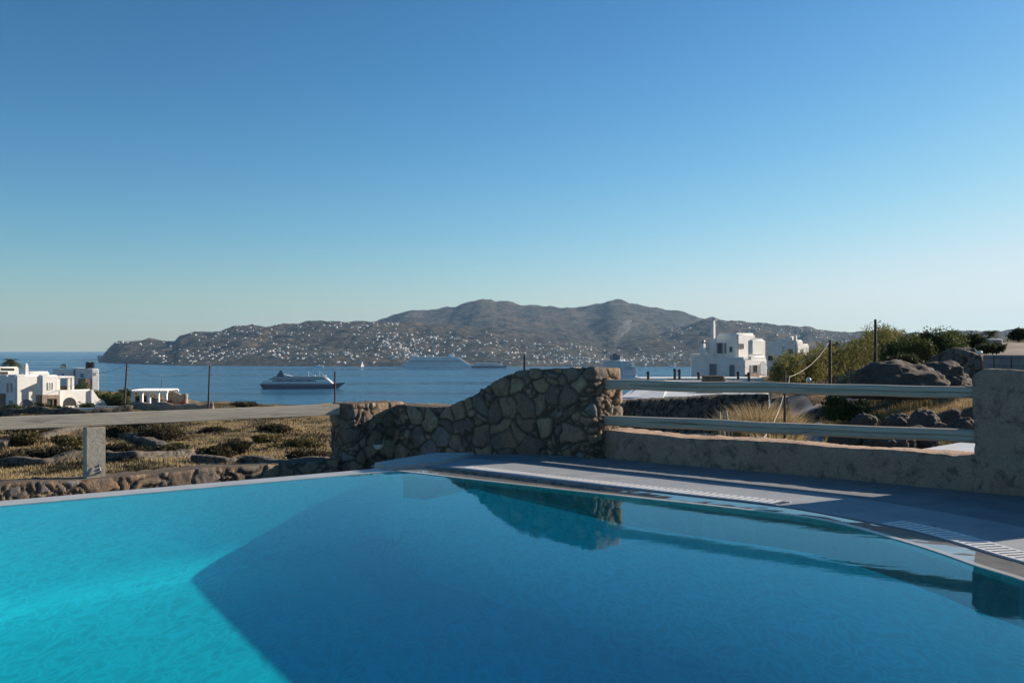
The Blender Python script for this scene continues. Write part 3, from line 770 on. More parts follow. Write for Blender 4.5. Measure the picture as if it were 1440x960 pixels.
for v_ in hk.data.vertices: v_.co -= off
# second stretch of posts further left, out of frame, holds the rail end
pm2 = lwp(-200); mb = MB(); mb.box((pm2.x, pm2.y, .05), (0.25, 0.16, .72), yaw); mb.build('post', M['railpaint'], tr_, bevel=0.008)

# bulkhead wall lamp on the return wall
lp = Q_.lerp(K, 0.55); ln_ = Vector((rd.y, -rd.x, 0)); L0 = Vector((lp.x, lp.y, EYE - (626 - HY) / FPX * lp.y)) + ln_ * 0.06
wl = thing('wall_lamp', 'small round bulkhead lamp fixed low on the shaded stone wall', 'wall lamp', L0)
mb = MB(); mb.lathe(L0, [(0.02, -0.06), (0.06, -0.045), (0.085, 0.0), (0.09, 0.02)], 16); mb.build('shade', M['ceramic'], wl, smooth=True)
mb = MB(); mb.tube([L0 + Vector((0, 0, .0)) - ln_ * 0.09, L0], 0.03, 10); mb.build('bracket', M['metal'], wl)
# ================================================================ house kit
class Block:
    """box whose near vertical corner stands in column xb at depth d; its shaded left face spans xa..xb, its lit right face xb..xc"""
    def __init__(s, xa, xb, xc, yt, yb, d, th=50, zt=None, zb=None):
        th = R(th); s.th = th
        s.C = Vector(((xb - 720) / FPX * d, d, 0)); s.u = Vector((math.cos(th), math.sin(th), 0)); s.w = Vector((-math.sin(th), math.cos(th), 0))
        s.zt = zt if zt is not None else EYE - (yt - HY) / FPX * d; s.zb = zb if zb is not None else EYE - (yb - HY) / FPX * d
        s.a = s.hit(xc, s.u) if xc > xb else 0.3       # lit face width
        s.b = s.hit(xa, s.w) if xa < xb else 0.3       # shaded face width
    def hit(s, px, dr):
        k = (px - 720) / FPX; return (s.C.x - k * s.C.y) / (k * dr.y - dr.x)
    def depth(s, px): 
        dr = s.u if (px - 720) / FPX * s.C.y >= s.C.x else s.w
        return s.C.y + s.hit(px, dr) * dr.y
    def foot(s): return [tuple((s.C)[:2]), tuple((s.C + s.u * s.a)[:2]), tuple((s.C + s.u * s.a + s.w * s.b)[:2]), tuple((s.C + s.w * s.b)[:2])]
    def add(s, mb, extra=0.0):
        mb.prism(s.foot(), s.zb - extra, s.zt)
    def frame(s, px0, px1, y0, y1):
        """rectangle on the visible face -> (centre, width, height, dir, normal)"""
        lit = (px0 + px1) / 2 > (720 + FPX * s.C.x / s.C.y)
        dr = s.u if lit else s.w; nrm = -s.w if lit else -s.u
        t0, t1 = s.hit(px0, dr), s.hit(px1, dr); tm = (t0 + t1) / 2; p = s.C + dr * tm
        z1 = EYE - (y0 - HY) / FPX * p.y; z0 = EYE - (y1 - HY) / FPX * p.y
        return Vector((p.x, p.y, (z0 + z1) / 2)), abs(t1 - t0), z1 - z0, dr, nrm
def window(blk, px0, px1, y0, y1, root, pane, shutters=None, frame_m=None, name='window', mull=True):
    c, w, h, dr, nr = blk.frame(px0, px1, y0, y1); yaw = math.atan2(dr.y, dr.x)
    fm = frame_m or M['white']; mb = MB(); t = 0.07
    for sx in (-1, 1): mb.box(c + dr * sx * (w / 2 - t / 2) + nr * 0.03, (t, 0.10, h), yaw)
    for sz in (-1, 1): mb.box(c + Vector((0, 0, sz * (h / 2 - t / 2))) + nr * 0.028, (w - 2 * t, 0.10, t), yaw)
    if mull: mb.box(c + nr * 0.026, (t * .7, 0.08, h - 2 * t), yaw)
    f = mb.build(name, fm, root)
    off = world_loc(root)
    mb = MB(); mb.box(c + nr * 0.012, (w - 2 * t, 0.03, h - 2 * t), yaw); o = mb.build('pane', pane, None); o.parent = f
    for v in o.data.vertices: v.co -= off
    if shutters:
        for sx in (-1, 1):
            mb = MB(); mb.box(c + dr * sx * (w / 2 + w * 0.26) + nr * 0.05, (w * 0.48, 0.05, h), yaw)
            o = mb.build('shutter', shutters, None); o.parent = f
            for v in o.data.vertices: v.co -= off
    return f
def rounded(mb, name, mat, root, bev): return mb.build(name, mat, root, bevel=bev, segs=3)

# ---------------------------------------------------------------- left house
hd = 150.0
hb = thing('white_house', 'two-storey whitewashed house with stone-clad ground floor and arches, largest on the left shore', 'house', ray(45, hd, y=576))
B1 = Block(-60, 9, 10, 526.5, 580, hd + 1.5, 52); B2 = Block(8, 22, 59, 527, 578, hd - 1, 52); B3 = Block(51, 58, 83, 527.3, 575, hd - 2.2, 52)
B4 = Block(80, 83, 128, 548.5, 573, hd + 2, 52)
mb = MB(); B1.add(mb, 2); rounded(mb, 'west_wing', M['white'], hb, 0.18)
mb = MB(); B2.add(mb, 2); w2 = rounded(mb, 'wall', M['white'], hb, 0.25)
mb = MB(); B3.add(mb, 2); w3 = rounded(mb, 'wall', M['white'], hb, 0.22)
mb = MB(); B4.add(mb, 2); w4 = rounded(mb, 'terrace_wall', M['white'], hb, 0.12)
def panel(blk, poly_px, mat, root, name, t=0.12, out=0.0):
    """flat polygon (px,y) laid on a face of a block, thickened outwards"""
    pts = []
    lit = np.mean([p[0] for p in poly_px]) > (720 + FPX * blk.C.x / blk.C.y); dr = blk.u if lit else blk.w; nr = -blk.w if lit else -blk.u
    for px, y in poly_px:
        p = blk.C + dr * blk.hit(px, dr); pts.append(Vector((p.x, p.y, EYE - (y - HY) / FPX * p.y)) + nr * out)
    mb = MB(); mb.slab(pts, nr, t); return mb.build(name, mat, root)
def arch(x0, x1, y0, y1, n=10):
    cx, rx = (x0 + x1) / 2, (x1 - x0) / 2; ys = y0 + (y1 - y0) * 0.0
    return [(x0, y1)] + [(cx - rx * math.cos(math.pi * i / n), y1 - (y1 - y0) * (0.25 + 0.75 * math.sin(math.pi * i / n))) for i in range(n + 1)] + [(x1, y1)]
panel(B2, arch(28, 47, 561, 574), M['shutter'], hb, 'arched_recess', 0.03, 0.01)
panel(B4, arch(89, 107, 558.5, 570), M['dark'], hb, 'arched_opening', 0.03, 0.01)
mb = MB()
for a_, b_ in ((59, 65), (79, 83)): pass
panel(B3, [(58.3, 573), (58.3, 555), (83, 555), (83, 573), (79, 573), (79, 560.5), (65, 560.5), (65, 573)], M['rubble_pale'], hb, 'stone_cladding', 0.25, 0.0)
panel(B3, [(65, 574), (65, 560.5), (79, 560.5), (79, 574)], M['dark'], hb, 'door_opening', 0.03, 0.01)
panel(B3, [(73, 574), (73, 561), (75, 561), (75, 574)], M['wicker'], hb, 'door_post', 0.12, 0.03)
panel(B3, [(52, 573), (52, 555), (57.7, 555), (57.7, 573)], M['rubble'], hb, 'stone_cladding', 0.15, 0.0)
panel(B1, [(-50, 578), (-50, 553), (8, 553), (8, 578)], M['rubble'], hb, 'stone_cladding', 0.15, 0.0)
window(B3, 67, 74.5, 537.5, 548, hb, M['greyshut'], None, M['white'], 'window')
window(B2, 9.5, 13, 538, 552, hb, M['shutter']); window(B2, 15, 18.5, 538, 552, hb, M['shutter']); window(B2, 12.5, 19, 562.5, 573, hb, M['shutter'], name='door')
# veranda
mb = MB()
for px in (83.5, 98, 103.5): 
    p = B4.C + B4.u * B4.hit(max(px, 83.2), B4.u) + B4.w * 0.3; mb.box((p.x, p.y, EYE - (540 - HY) / FPX * p.y), (0.35, 0.35, 1.9), B4.th)
mb.build('veranda_column', M['white'], hb)
mb = MB(); s1 = B4.hit(104.5, B4.u); poly = [B4.C + B4.w * 0, B4.C + B4.u * s1, B4.C + B4.u * s1 + B4.w * 4, B4.C + B4.w * 4]
zc = EYE - (532 - HY) / FPX * hd; mb.prism([tuple(p[:2]) for p in poly], zc, zc + 0.25); mb.build('veranda_roof', M['white'], hb)
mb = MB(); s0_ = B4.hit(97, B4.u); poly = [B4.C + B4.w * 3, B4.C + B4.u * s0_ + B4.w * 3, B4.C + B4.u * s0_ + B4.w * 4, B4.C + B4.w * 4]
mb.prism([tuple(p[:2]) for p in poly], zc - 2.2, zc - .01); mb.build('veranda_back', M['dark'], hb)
mb = MB(); p = B4.C + B4.u * B4.hit(90, B4.u) + B4.w * 1.0; mb.box((p.x, p.y, EYE - (545 - HY) / FPX * p.y), (1.8, 0.5, 0.5), B4.th); mb.build('bench', M['wicker'], hb, bevel=.05)
# outside stair slope
panel(B4, [(127, 548), (129, 548), (137, 560), (143, 562), (150, 570), (127, 571)], M['white'], hb, 'stair_wall', 0.35, 0.0)
# roof storey, chimney, parapets
B5 = Block(-40, -6, 27, 516, 529, hd + 7, 52); B6 = Block(30, 40, 70, 522.5, 529, hd + 4, 52)
mb = MB(); B5.add(mb, .5); rounded(mb, 'upper_wall', M['white'], hb, 0.2)
mb = MB(); B6.add(mb, .5); rounded(mb, 'parapet', M['white'], hb, 0.2)
panel(B5, [(1, 521), (1, 517.5), (20, 517.5), (20, 521)], M['dark'], hb, 'opening', 0.02, 0.01)
panel(B5, [(-4, 527), (-4, 522.5), (11, 522.5), (11, 527)], M['dark'], hb, 'opening', 0.02, 0.01)
mb = MB(); c = ray(36.5, hd + 1, y=521); mb.box(c, (0.62, 0.62, 1.7), 0.9, 0.85); mb.box(c + Vector((0, 0, 0.95)), (0.42, 0.42, 0.3), 0.9)
rounded(mb, 'chimney', M['white'], hb, 0.08)
# low white garden walls to the right of the house
for i, (p0, p1, y0, y1, dd_, lb_) in enumerate([(128, 222, 567, 575, 146, 'long low white garden wall running from the left house to the pergola'), (100, 150, 571, 576, 141, 'short low white kerb wall in front of the left house')]):
    a_, b_ = ray(p0, dd_, y=y1), ray(p1, dd_ - 1, y=y1 - 1.5); mb = MB(); hgt = (y1 - y0) / FPX * dd_ * .8
    c = a_.lerp(b_, .5); d_ = b_ - a_; mb.box((c.x, c.y, c.z), (d_.length, 0.4, hgt), math.atan2(d_.y, d_.x)); tag(mb.build('garden_wall', M['white'], bevel=.05), lb_, 'garden wall')

# ---------------------------------------------------------------- second left house
h2 = thing('white_house', 'low white cube house with blue shutters and dark roof tanks near the sea', 'house', ray(105, 212, y=547))
C1 = Block(74, 101, 102, 519.5, 535, 212, 52); C2 = Block(101, 129, 139.5, 518.3, 545, 208, 52)
C1 = Block(74, 101.5, 104, 519.5, 545, 214, 40); C2 = Block(100.5, 129, 139.5, 518.3, 549, 206, 40)
mb = MB(); C1.add(mb, 1.5); rounded(mb, 'wall', M['white'], h2, 0.15)
mb = MB(); C2.add(mb, 1.5); rounded(mb, 'wall', M['white'], h2, 0.15)
window(C1, 86.5, 91, 524.8, 529.7, h2, M['blueshut'], None, M['white'], mull=False); window(C2, 113.3, 118.3, 524.3, 531.5, h2, M['blueshut'], None, M['white'], mull=False)
window(C2, 133, 135.3, 524.3, 527.5, h2, M['dark'], None, M['white'], mull=False)
panel(C2, [(118, 546), (118, 532), (128.8, 532), (128.8, 546)], M['rubble'], h2, 'stone_terrace', 1.2, 0.0)
for px in (123.5, 130): 
    mb = MB(); c = ray(px, 210, y=514.3); mb.lathe((c.x, c.y, c.z - .9), [(0.42, 0), (0.45, .1), (0.45, 1.5), (0.3, 1.7)], 12); mb.build('water_tank', M['solar'], h2)
mb = MB(); c = ray(89, 212, y=516)
mb.box(c, (1.2, 0.12, 0.7), 0.3, pitch=0.2); mb.tube([c + Vector((-.5, .3, .45)), c + Vector((.6, .3, .45))], 0.2, 10); mb.build('solar_heater', M['metal'], h2)

# ---------------------------------------------------------------- pergola
pg = thing('pergola', 'white open pergola with square columns, right of the left white house', 'pergola', ray(222, 140, y=574))
def pz(y): return EYE - (y - HY) / FPX * 140
for px, dd_ in ((187, 139), (209.5, 139), (233, 139), (199, 143), (222, 143)):
    mb = MB(); p = ray(px, dd_, z=0); zb_ = float(near_z(px, dd_)); mb.box((p.x, p.y, (pz(551) + zb_) / 2), (0.42, 0.42, pz(551) - zb_ + .1), 0); mb.build('column', M['white'], pg)
mb = MB(); a_, b_ = ray(185, 138.7, z=0), ray(236, 138.7, z=0)
for yy in (0, 4.4): mb.box(((a_.x + b_.x) / 2, 138.8 + yy, pz(550)), (b_.x - a_.x, 0.35, 0.28))
for i in range(13): mb.box((a_.x + (b_.x - a_.x) * (i + .3) / 13, 141, pz(550) + .2), (0.12, 5.2, 0.12))
mb.build('roof_beams', M['white'], pg)
mb = MB()
for px in (213, 218): c = ray(px, 141.5, z=float(near_z(px, 141)) + .5); mb.box(c, (0.7, 0.7, 0.7)); mb.box(c + Vector((0, .35, .35)), (0.7, 0.1, 0.7))
tag(mb.build('garden_seats', M['shutter'], bevel=.05), 'grey garden seats under the white pergola', 'garden seat')
def rubble_wall(name, pts_pd, h, thick, mat, label, cat='wall', seed=0, step=0.15, cell=0.42, depth=0.09, group=None, base=None, wav=0.12):
    line = [((p - 720) / FPX * d, d) for p, d in pts_pd]
    Lp = [0]
    for i in range(len(line) - 1): Lp.append(Lp[-1] + math.dist(line[i], line[i + 1]))
    def zb(s):
        for i in range(len(line) - 1):
            if s <= Lp[i + 1] + 1e-4: 
                t = (s - Lp[i]) / (Lp[i + 1] - Lp[i]); x = line[i][0] + (line[i + 1][0] - line[i][0]) * t; y = line[i][1] + (line[i + 1][1] - line[i][1]) * t
                return nz(x, y) if base is None else base(x, y)
        return nz(*line[-1]) if base is None else base(*line[-1])
    hf = h if callable(h) else (lambda s: h)
    me = wall_mesh(name, line, lambda s: zb(s) - 0.5, lambda s: zb(s) + hf(s) * (1 + wav * math.sin(s * 1.7 + seed)), thick, step, mat, cell, depth, seed, flat_top=False)
    return tag(link(name, me), label, cat, group)
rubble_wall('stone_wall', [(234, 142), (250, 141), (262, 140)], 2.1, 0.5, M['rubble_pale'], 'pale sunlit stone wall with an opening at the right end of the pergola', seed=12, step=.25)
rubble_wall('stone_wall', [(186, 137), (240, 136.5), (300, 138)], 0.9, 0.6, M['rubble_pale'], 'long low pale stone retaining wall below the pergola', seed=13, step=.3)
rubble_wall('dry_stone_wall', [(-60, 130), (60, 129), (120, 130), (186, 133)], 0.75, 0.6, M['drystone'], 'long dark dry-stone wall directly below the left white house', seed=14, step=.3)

# dry-stone walls across the left field
DG = 'dry-stone walls across the left field'
rubble_wall('dry_stone_wall', [(-30, 60), (20, 59), (60, 58), (118, 60)], 0.42, 0.6, M['drystone'], 'dark dry-stone wall lying left of the railing post, low in the field', seed=21, step=.09, cell=.26, depth=.09, group=DG)
rubble_wall('dry_stone_wall', [(146, 58), (190, 57), (240, 60), (268, 62)], 0.42, 0.6, M['drystone'], 'dark dry-stone wall directly right of the railing post, low in the field', seed=22, step=.09, cell=.26, depth=.09, group=DG)
rubble_wall('dry_stone_wall', [(0, 72), (50, 82), (118, 94)], 0.42, 0.7, M['drystone'], 'dark dry-stone wall climbing diagonally from the left picture edge to the railing post', seed=23, step=.09, cell=.26, depth=.09, group=DG)
rubble_wall('dry_stone_wall', [(150, 84), (190, 80), (225, 74), (238, 68)], 0.42, 0.7, M['drystone'], 'broken dark dry-stone wall curving down through the middle of the left field', seed=24, step=.09, cell=.26, depth=.09, group=DG)
rubble_wall('dry_stone_wall', [(275, 58), (315, 57), (345, 58), (400, 56), (460, 55)], 0.42, 0.6, M['drystone'], 'dark dry-stone wall at the right end of the field, nearest the tall stone wall', seed=25, step=.09, cell=.26, depth=.09, group=DG)

# ---------------------------------------------------------------- utility poles and rods
def pole(px, yt, d, r, label, yb=None, lean=0.0, cross=False, mat=None, group=None, name='utility_pole', cat='utility pole'):
    g = ground(px, d); top = EYE - (yt - HY) / FPX * d
    t = thing(name, label, cat, g, 0, group); mb = MB()
    mb.tube([(g.x, g.y, g.z - .5), (g.x + lean, g.y, top)], [r * 1.15, r * 0.8], 10); mb.build('shaft', mat or M['darkwood'], t, smooth=True)
    if cross:
        for k in range(3):
            mb = MB(); c = Vector((g.x + lean, g.y - r, top - 0.25 - 0.45 * k)); mb.tube([c + Vector((r, 0, 0)), c + Vector((r + .22, 0, .02)), c + Vector((r + .22, 0, .16))], [0.04, 0.04, 0.07], 6); mb.build('insulator', M['black'], t)
    return t
PG = 'poles standing between the pool and the sea'
pole(174.5, 510, 150, 0.15, 'leaning dark wooden utility pole by the low hedge right of the left houses', lean=0.45, cross=True, group=PG)
pole(292.5, 514, 120, 0.11, 'straight wooden utility pole in front of the sea at the right end of the headland', lean=0.2, cross=True, group=PG)
pole(471, 522, 20, 0.020, 'thin rusty rod behind the left end of the stone wall beside the ship bow', mat=M['rust'], name='metal_rod', cat='rod')
pole(737.5, 498, 22, 0.030, 'thin dark rod rising behind the curved top of the stone wall', mat=M['black'], name='metal_rod', cat='rod')
pole(227, 533, 190, 0.05, 'very thin distant pole standing above the pergola', group=PG)
pole(1167, 478, 48, 0.085, 'dark wooden pole with a pale cable hanging from its top before the reeds', cross=True, group=PG)
pole(1231, 449, 82, 0.13, 'tall slim utility pole at the top of the reed bank against the sky', cross=True, group=PG)
pole(1103.5, 522, 19, 0.028, 'thin dark post behind the log rails, beside the dry yellow grass', mat=M['black'], name='metal_rod', cat='rod')
pole(1101, 487, 150, 0.07, 'small distant pole between the two white houses on the right', cross=True, group=PG)
# cables
def cable(pts, r, mat, label, name='cable', sag=0.0):
    out = []
    for i in range(len(pts) - 1):
        for k in range(12):
            t = k / 12; p = Vector(pts[i]).lerp(Vector(pts[i + 1]), t); out.append(p - Vector((0, 0, sag * 4 * t * (1 - t))))
    out.append(Vector(pts[-1])); mb = MB(); mb.tube(out, r, 6); return tag(mb.build(name, mat, smooth=True), label, 'cable')
cable([ray(1166, 47.9, y=481), ray(1110, 30, y=530), ray(1104, 22, y=548), ray(1062, 17, y=622)], 0.008, M['cream'], 'pale thick cable sagging from the dark pole down to the grass behind the rails', sag=0.25)
cable([ray(1165, 47.9, y=485), ray(1045, 150, y=512)], 0.02, M['black'], 'thin dark wire running from the dark pole to the large white house', sag=1.5)
cable([ray(177, 150, y=513), ray(120, 205, y=521)], 0.03, M['black'], 'thin dark wire from the leaning pole to the low white house', sag=0.8)
cable([ray(178, 150, y=513), ray(294, 120, y=516)], 0.015, M['black'], 'thin dark wire strung between the two poles on the left headland', sag=1.5)

# ---------------------------------------------------------------- large right house
rh = thing('white_house', 'large two-storey whitewashed house with rounded parapets and two tall chimneys, right of centre', 'house', ray(1030, 156, y=534))
TH = 45; D0 = 152.0
G1 = Block(971, 1018, 1019, 498, 534, D0 + 7, TH); G2 = Block(1012, 1047, 1079, 505.5, 536, D0, TH); G2b = Block(1047, 1054, 1079, 498, 531, D0 + 1.2, TH)
U1 = Block(1006, 1037, 1063, 467.8, 500, D0 + 7, TH); U2 = Block(1050, 1056.5, 1078, 475, 530, D0 + 3.5, TH)
mb = MB(); G1.add(mb, 2); rounded(mb, 'wall', M['white'], rh, 0.15)
mb = MB(); G2.add(mb, 2); rounded(mb, 'wall', M['white'], rh, 0.15)
mb = MB(); G2b.add(mb, 2); rounded(mb, 'wall', M['white'], rh, 0.5)
mb = MB(); U1.add(mb, 1); rounded(mb, 'upper_wall', M['white'], rh, 0.35)
mb = MB(); U2.add(mb, 1); rounded(mb, 'upper_wall', M['white'], rh, 0.6)
mb = MB(); c = ray(1002.5, D0 + 8, y=473); top_ = EYE - (451 - HY) / FPX * (D0 + 8); zb_ = EYE - (500 - HY) / FPX * (D0 + 8)
mb.box((c.x, c.y, (top_ + zb_) / 2), (0.72, 0.72, top_ - zb_), R(TH), 0.8)
mb.tube([(c.x, c.y, top_ - .1), (c.x, c.y, top_ + .15), (c.x + .15, c.y - .1, top_ + .38), (c.x + .45, c.y - .2, top_ + .3)], [.28, .3, .26, .2], 10); mb.build('chimney', M['white'], rh, bevel=.04)
mb = MB(); c = ray(988.5, D0 + 5, y=489); t2 = EYE - (483 - HY) / FPX * (D0 + 5); z2 = EYE - (499 - HY) / FPX * (D0 + 5)
mb.box((c.x, c.y, (t2 + z2) / 2), (0.75, 0.75, t2 - z2), R(TH), 0.8); mb.build('chimney', M['white'], rh, bevel=.04)
mb = MB(); mb.lathe((c.x, c.y, t2), [(0.15, 0), (0.30, .15), (0.34, .35), (0.2, .55)], 10); mb.build('chimney_cowl', M['metal'], rh, smooth=True)
window(U1, 1010, 1014.5, 482, 497, rh, M['dark'], M['shutter'], M['shutter']); window(U1, 1014.7, 1016.4, 482, 497, rh, M['dark'], None, M['shutter'], mull=False)
window(U1, 1019, 1021, 482, 497, rh, M['shutter'], None, M['shutter'], mull=False); window(U1, 1026, 1030, 487.5, 495, rh, M['glass'], None, M['shutter'], mull=False)
window(G1, 998, 1007.5, 511.5, 528.5, rh, M['shutter'], None, M['shutter'], 'door'); window(G2, 1026, 1033, 513, 534, rh, M['shutter'], None, M['shutter'], 'door')
window(U1, 1039, 1045.5, 483, 490.5, rh, M['dark'], None, M['shutter']); window(G2, 1058, 1064.5, 513, 524, rh, M['glass'], M['shutter'], M['shutter'])
panel(G2, [(1069, 527), (1069, 512), (1071, 509), (1073, 507.5), (1075, 509), (1077, 512), (1077, 527)], M['shadewhite'], rh, 'arched_niche', 0.05, 0.0)
mb = MB(); c = G2.C + G2.w * 2.2 + G2.u * 2.0; mb.box((c.x, c.y, EYE - (503.5 - HY) / FPX * c.y), (3.6, 3.8, 0.35), R(TH)); mb.build('terrace_parapet', M['white'], rh, bevel=.1)
panel(G2, [(1047.2, 531), (1047.2, 526), (1064, 524.5), (1064, 531)], M['rubble_pale'], rh, 'stone_plinth', 0.5, 0.0)

h4 = thing('white_house', 'smaller white house with rounded parapets behind and right of the large white house', 'house', ray(1115, 200, y=514))
V1 = Block(1079, 1098, 1100, 481, 514, 204, TH); V2 = Block(1088, 1120, 1130, 477.5, 516, 198, TH); V3 = Block(1118, 1121, 1138, 483, 516, 197, TH)
for v_, bb in ((V1, .2), (V2, .3), (V3, .6)):
    mb = MB(); v_.add(mb, 2); rounded(mb, 'wall', M['white'], h4, bb)
window(V2, 1110, 1115, 491, 498.5, h4, M['dark'], None, M['shutter']); window(V1, 1080, 1087, 500, 507, h4, M['dark'], None, M['shutter']); window(V3, 1126.5, 1129, 491, 497.5, h4, M['greyshut'], None, M['white'])
mb = MB(); c = ray(1118.5, 198.5, y=477); mb.box(c, (0.6, 0.6, 1.6), R(TH), .8); mb.build('chimney', M['white'], h4, bevel=.05)
mb = MB(); c = ray(1110.5, 199, y=477); mb.box(c, (1.6, 1.2, 1.2), R(TH)); mb.build('roof_box', M['white'], h4, bevel=.1)

# ---------------------------------------------------------------- white annexe roofs in front of the right house
an = thing('flat_roof_annexe', 'white flat-roofed annexe with a sloping side seen just behind the log rails', 'annexe', ray(960, 62, y=560))
def roofpoly(pts, z, t=0.25): return [((p - 720) / FPX * (FPX * (EYE - z) / (y - HY)), FPX * (EYE - z) / (y - HY)) for p, y in pts]
zr = -1.15
mb = MB(); mb.prism([((870 - 720) / FPX * 52, 52), ((1072 - 720) / FPX * 54, 54), ((1085 - 720) / FPX * 76, 76), ((905 - 720) / FPX * 74, 74)], zr - 3.2, zr); mb.build('wall', M['shadewhite'], an, bevel=.06)
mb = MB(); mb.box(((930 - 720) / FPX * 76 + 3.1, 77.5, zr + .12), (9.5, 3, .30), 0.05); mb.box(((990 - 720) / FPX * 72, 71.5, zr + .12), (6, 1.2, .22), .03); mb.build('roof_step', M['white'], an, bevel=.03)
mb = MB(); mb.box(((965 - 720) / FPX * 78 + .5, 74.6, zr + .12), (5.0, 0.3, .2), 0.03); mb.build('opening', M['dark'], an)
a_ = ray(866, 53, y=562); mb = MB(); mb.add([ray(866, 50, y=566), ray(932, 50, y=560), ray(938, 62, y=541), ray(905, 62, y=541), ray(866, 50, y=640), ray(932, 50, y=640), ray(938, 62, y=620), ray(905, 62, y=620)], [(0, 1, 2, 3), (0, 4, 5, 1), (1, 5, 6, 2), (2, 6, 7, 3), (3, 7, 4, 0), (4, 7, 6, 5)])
mb.build('sloping_roof', M['shadewhite'], an)
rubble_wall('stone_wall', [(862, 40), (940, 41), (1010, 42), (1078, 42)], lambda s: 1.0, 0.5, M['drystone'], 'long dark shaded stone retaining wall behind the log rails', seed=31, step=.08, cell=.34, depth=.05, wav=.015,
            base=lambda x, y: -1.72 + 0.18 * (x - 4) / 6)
LG = 'slim dark garden lamps on the white terrace'
for px, yt, yb, dd_, lb_ in ((911.5, 523, 534, 74, 'leftmost slim dark bollard on the white annexe roof, nearest the anchored ship'), (949, 519, 530, 73.5, 'taller of the two close dark bollards on the white annexe roof'),
                        (955.5, 520, 530, 73.8, 'shorter of the two close dark bollards on the white annexe roof'), (982.5, 524, 533, 73, 'slim dark bollard in front of the left wall of the large white house'),
                        (1038, 523, 533, 75.5, 'slim dark bollard in front of the door corner of the large white house'), (1053, 524, 534, 75, 'dark bollard in front of the sunlit wall of the large white house')):
    r_ = 0.10; zz = EYE - (yb - HY) / FPX * dd_; zt_ = EYE - (yt - HY) / FPX * dd_; c = ray(px, dd_, z=zr)
    t = thing('bollard_lamp', lb_, 'bollard lamp', c, 0, LG); mb = MB(); mb.lathe(c, [(r_ * 1.3, 0), (r_, .1), (r_, zt_ - zr - .15)], 10); mb.build('post', M['black'], t)
    mb = MB(); mb.lathe((c.x, c.y, zt_), [(r_ * .8, -.15), (r_ * 1.5, -.1), (r_ * 1.3, 0), (r_ * .3, .06)], 10); mb.build('cap', M['black'], t)
c = ray(983, 60, z=zr); mb = MB(); mb.lathe(c, [(0.10, 0), (0.12, .05), (0.07, .12), (0.26, .32), (0.36, .46), (0.34, .46), (0.1, .3)], 20); tag(mb.build('stone_bowl', M['ceramic'], smooth=True), 'small white footed bowl planter on the annexe roof', 'planter')
c = ray(1003.5, 66, z=zr); mb = MB(); mb.tube([c + Vector((-.75, 0, .38)), c + Vector((-.7, 0, .38)), c + Vector((.6, -.1, .38)), c + Vector((.68, -.1, .38))], [.30, .38, .38, .33], 18); tag(mb.build('straw_roll', M['wicker']), 'rolled brown straw mat lying on the white annexe roof', 'straw roll')
c = ray(1034.5, 62, z=zr); mb = MB(); mb.box(c + Vector((0, 0, .22)), (.75, .5, .44), .05); mb.box(c + Vector((0, 0, .46)), (.82, .56, .06), .05); tag(mb.build('wooden_box', M['terracotta'], bevel=.015), 'dark brown box on the white roof below the large white house', 'box')
c = ray(1000, 57, z=zr); mb = MB(); mb.box(c + Vector((-.1, 0, .13)), (1.5, .5, .26), .02); tag(mb.build('roof_bench', M['white'], bevel=.03), 'low white masonry bench on the annexe roof beside the bowl', 'bench')
# white roof just below the deck, right
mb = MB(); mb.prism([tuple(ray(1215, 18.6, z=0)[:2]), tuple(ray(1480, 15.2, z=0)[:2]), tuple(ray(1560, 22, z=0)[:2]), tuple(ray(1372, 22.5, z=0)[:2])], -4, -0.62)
tag(mb.build('flat_roof_building', M['shadewhite'], bevel=.05), 'bright white flat roof seen between the lower log rail and the rendered wall', 'building')
# ================================================================ paths and walls on the right slope
def ribbon(name, left, right, mat, lift=0.06, n=24):
    V = []; k = 8
    La = [Vector(p) for p in left]; Ra = [Vector(p) for p in right]
    def samp(A, t): x = t * (len(A) - 1); i = min(int(x), len(A) - 2); return A[i].lerp(A[i + 1], x - i)
    for i in range(n + 1):
        a, b = samp(La, i / n), samp(Ra, i / n)
        for j in range(k + 1):
            p = a.lerp(b, j / k); px, d = p.x, p.y; z = float(near_z(px, d)) + lift; V.append(((px - 720) / FPX * d, d, z))
    F = [(i * (k + 1) + j, i * (k + 1) + j + 1, (i + 1) * (k + 1) + j + 1, (i + 1) * (k + 1) + j) for i in range(n) for j in range(k)]
    return tag(link(name, mesh_np(name, V, F, [mat], True)), kind='structure')
M['concrete'] = simple('path_concrete', (0.30, 0.29, 0.28), (0.20, 0.20, 0.20), 1.2, 0.9, 0.4, 0.02, 7)
M['dirt'] = simple('dirt_track', (0.26, 0.20, 0.15), (0.17, 0.13, 0.10), 0.8, 0.95, 0.5, 0.03, 7)
ribbon('driveway', [(1085, 24), (1098, 42), (1096, 60), (1098, 80)], [(1180, 24), (1160, 42), (1152, 60), (1128, 80)], M['concrete'], 0.12)
ribbon('dirt_track', [(1115, 62), (1180, 72), (1260, 92), (1330, 120)], [(1240, 56), (1262, 66), (1310, 84), (1370, 112)], M['dirt'], 0.10)
ribbon('hill_road', [(1375, 75), (1385, 100), (1388, 130)], [(1520, 75), (1500, 100), (1440, 130)], M['dirt'], 0.10)
rubble_wall('stone_wall', [(1068, 60), (1082, 59.5), (1104, 60)], lambda s: 0.55 + 1.0 * math.sin(min(1, s / 1.6) * 1.5), 0.6, M['rubble'], 'rounded rubble stone wall end between the large house and the reeds', seed=41, step=.12, cell=.5)
rubble_wall('stone_wall', [(1100, 52), (1130, 52), (1166, 52)], 0.75, 0.4, M['drystone'], 'low dark stone wall with a white globe lamp, at the foot of the reeds', seed=42, step=.14, cell=.4)
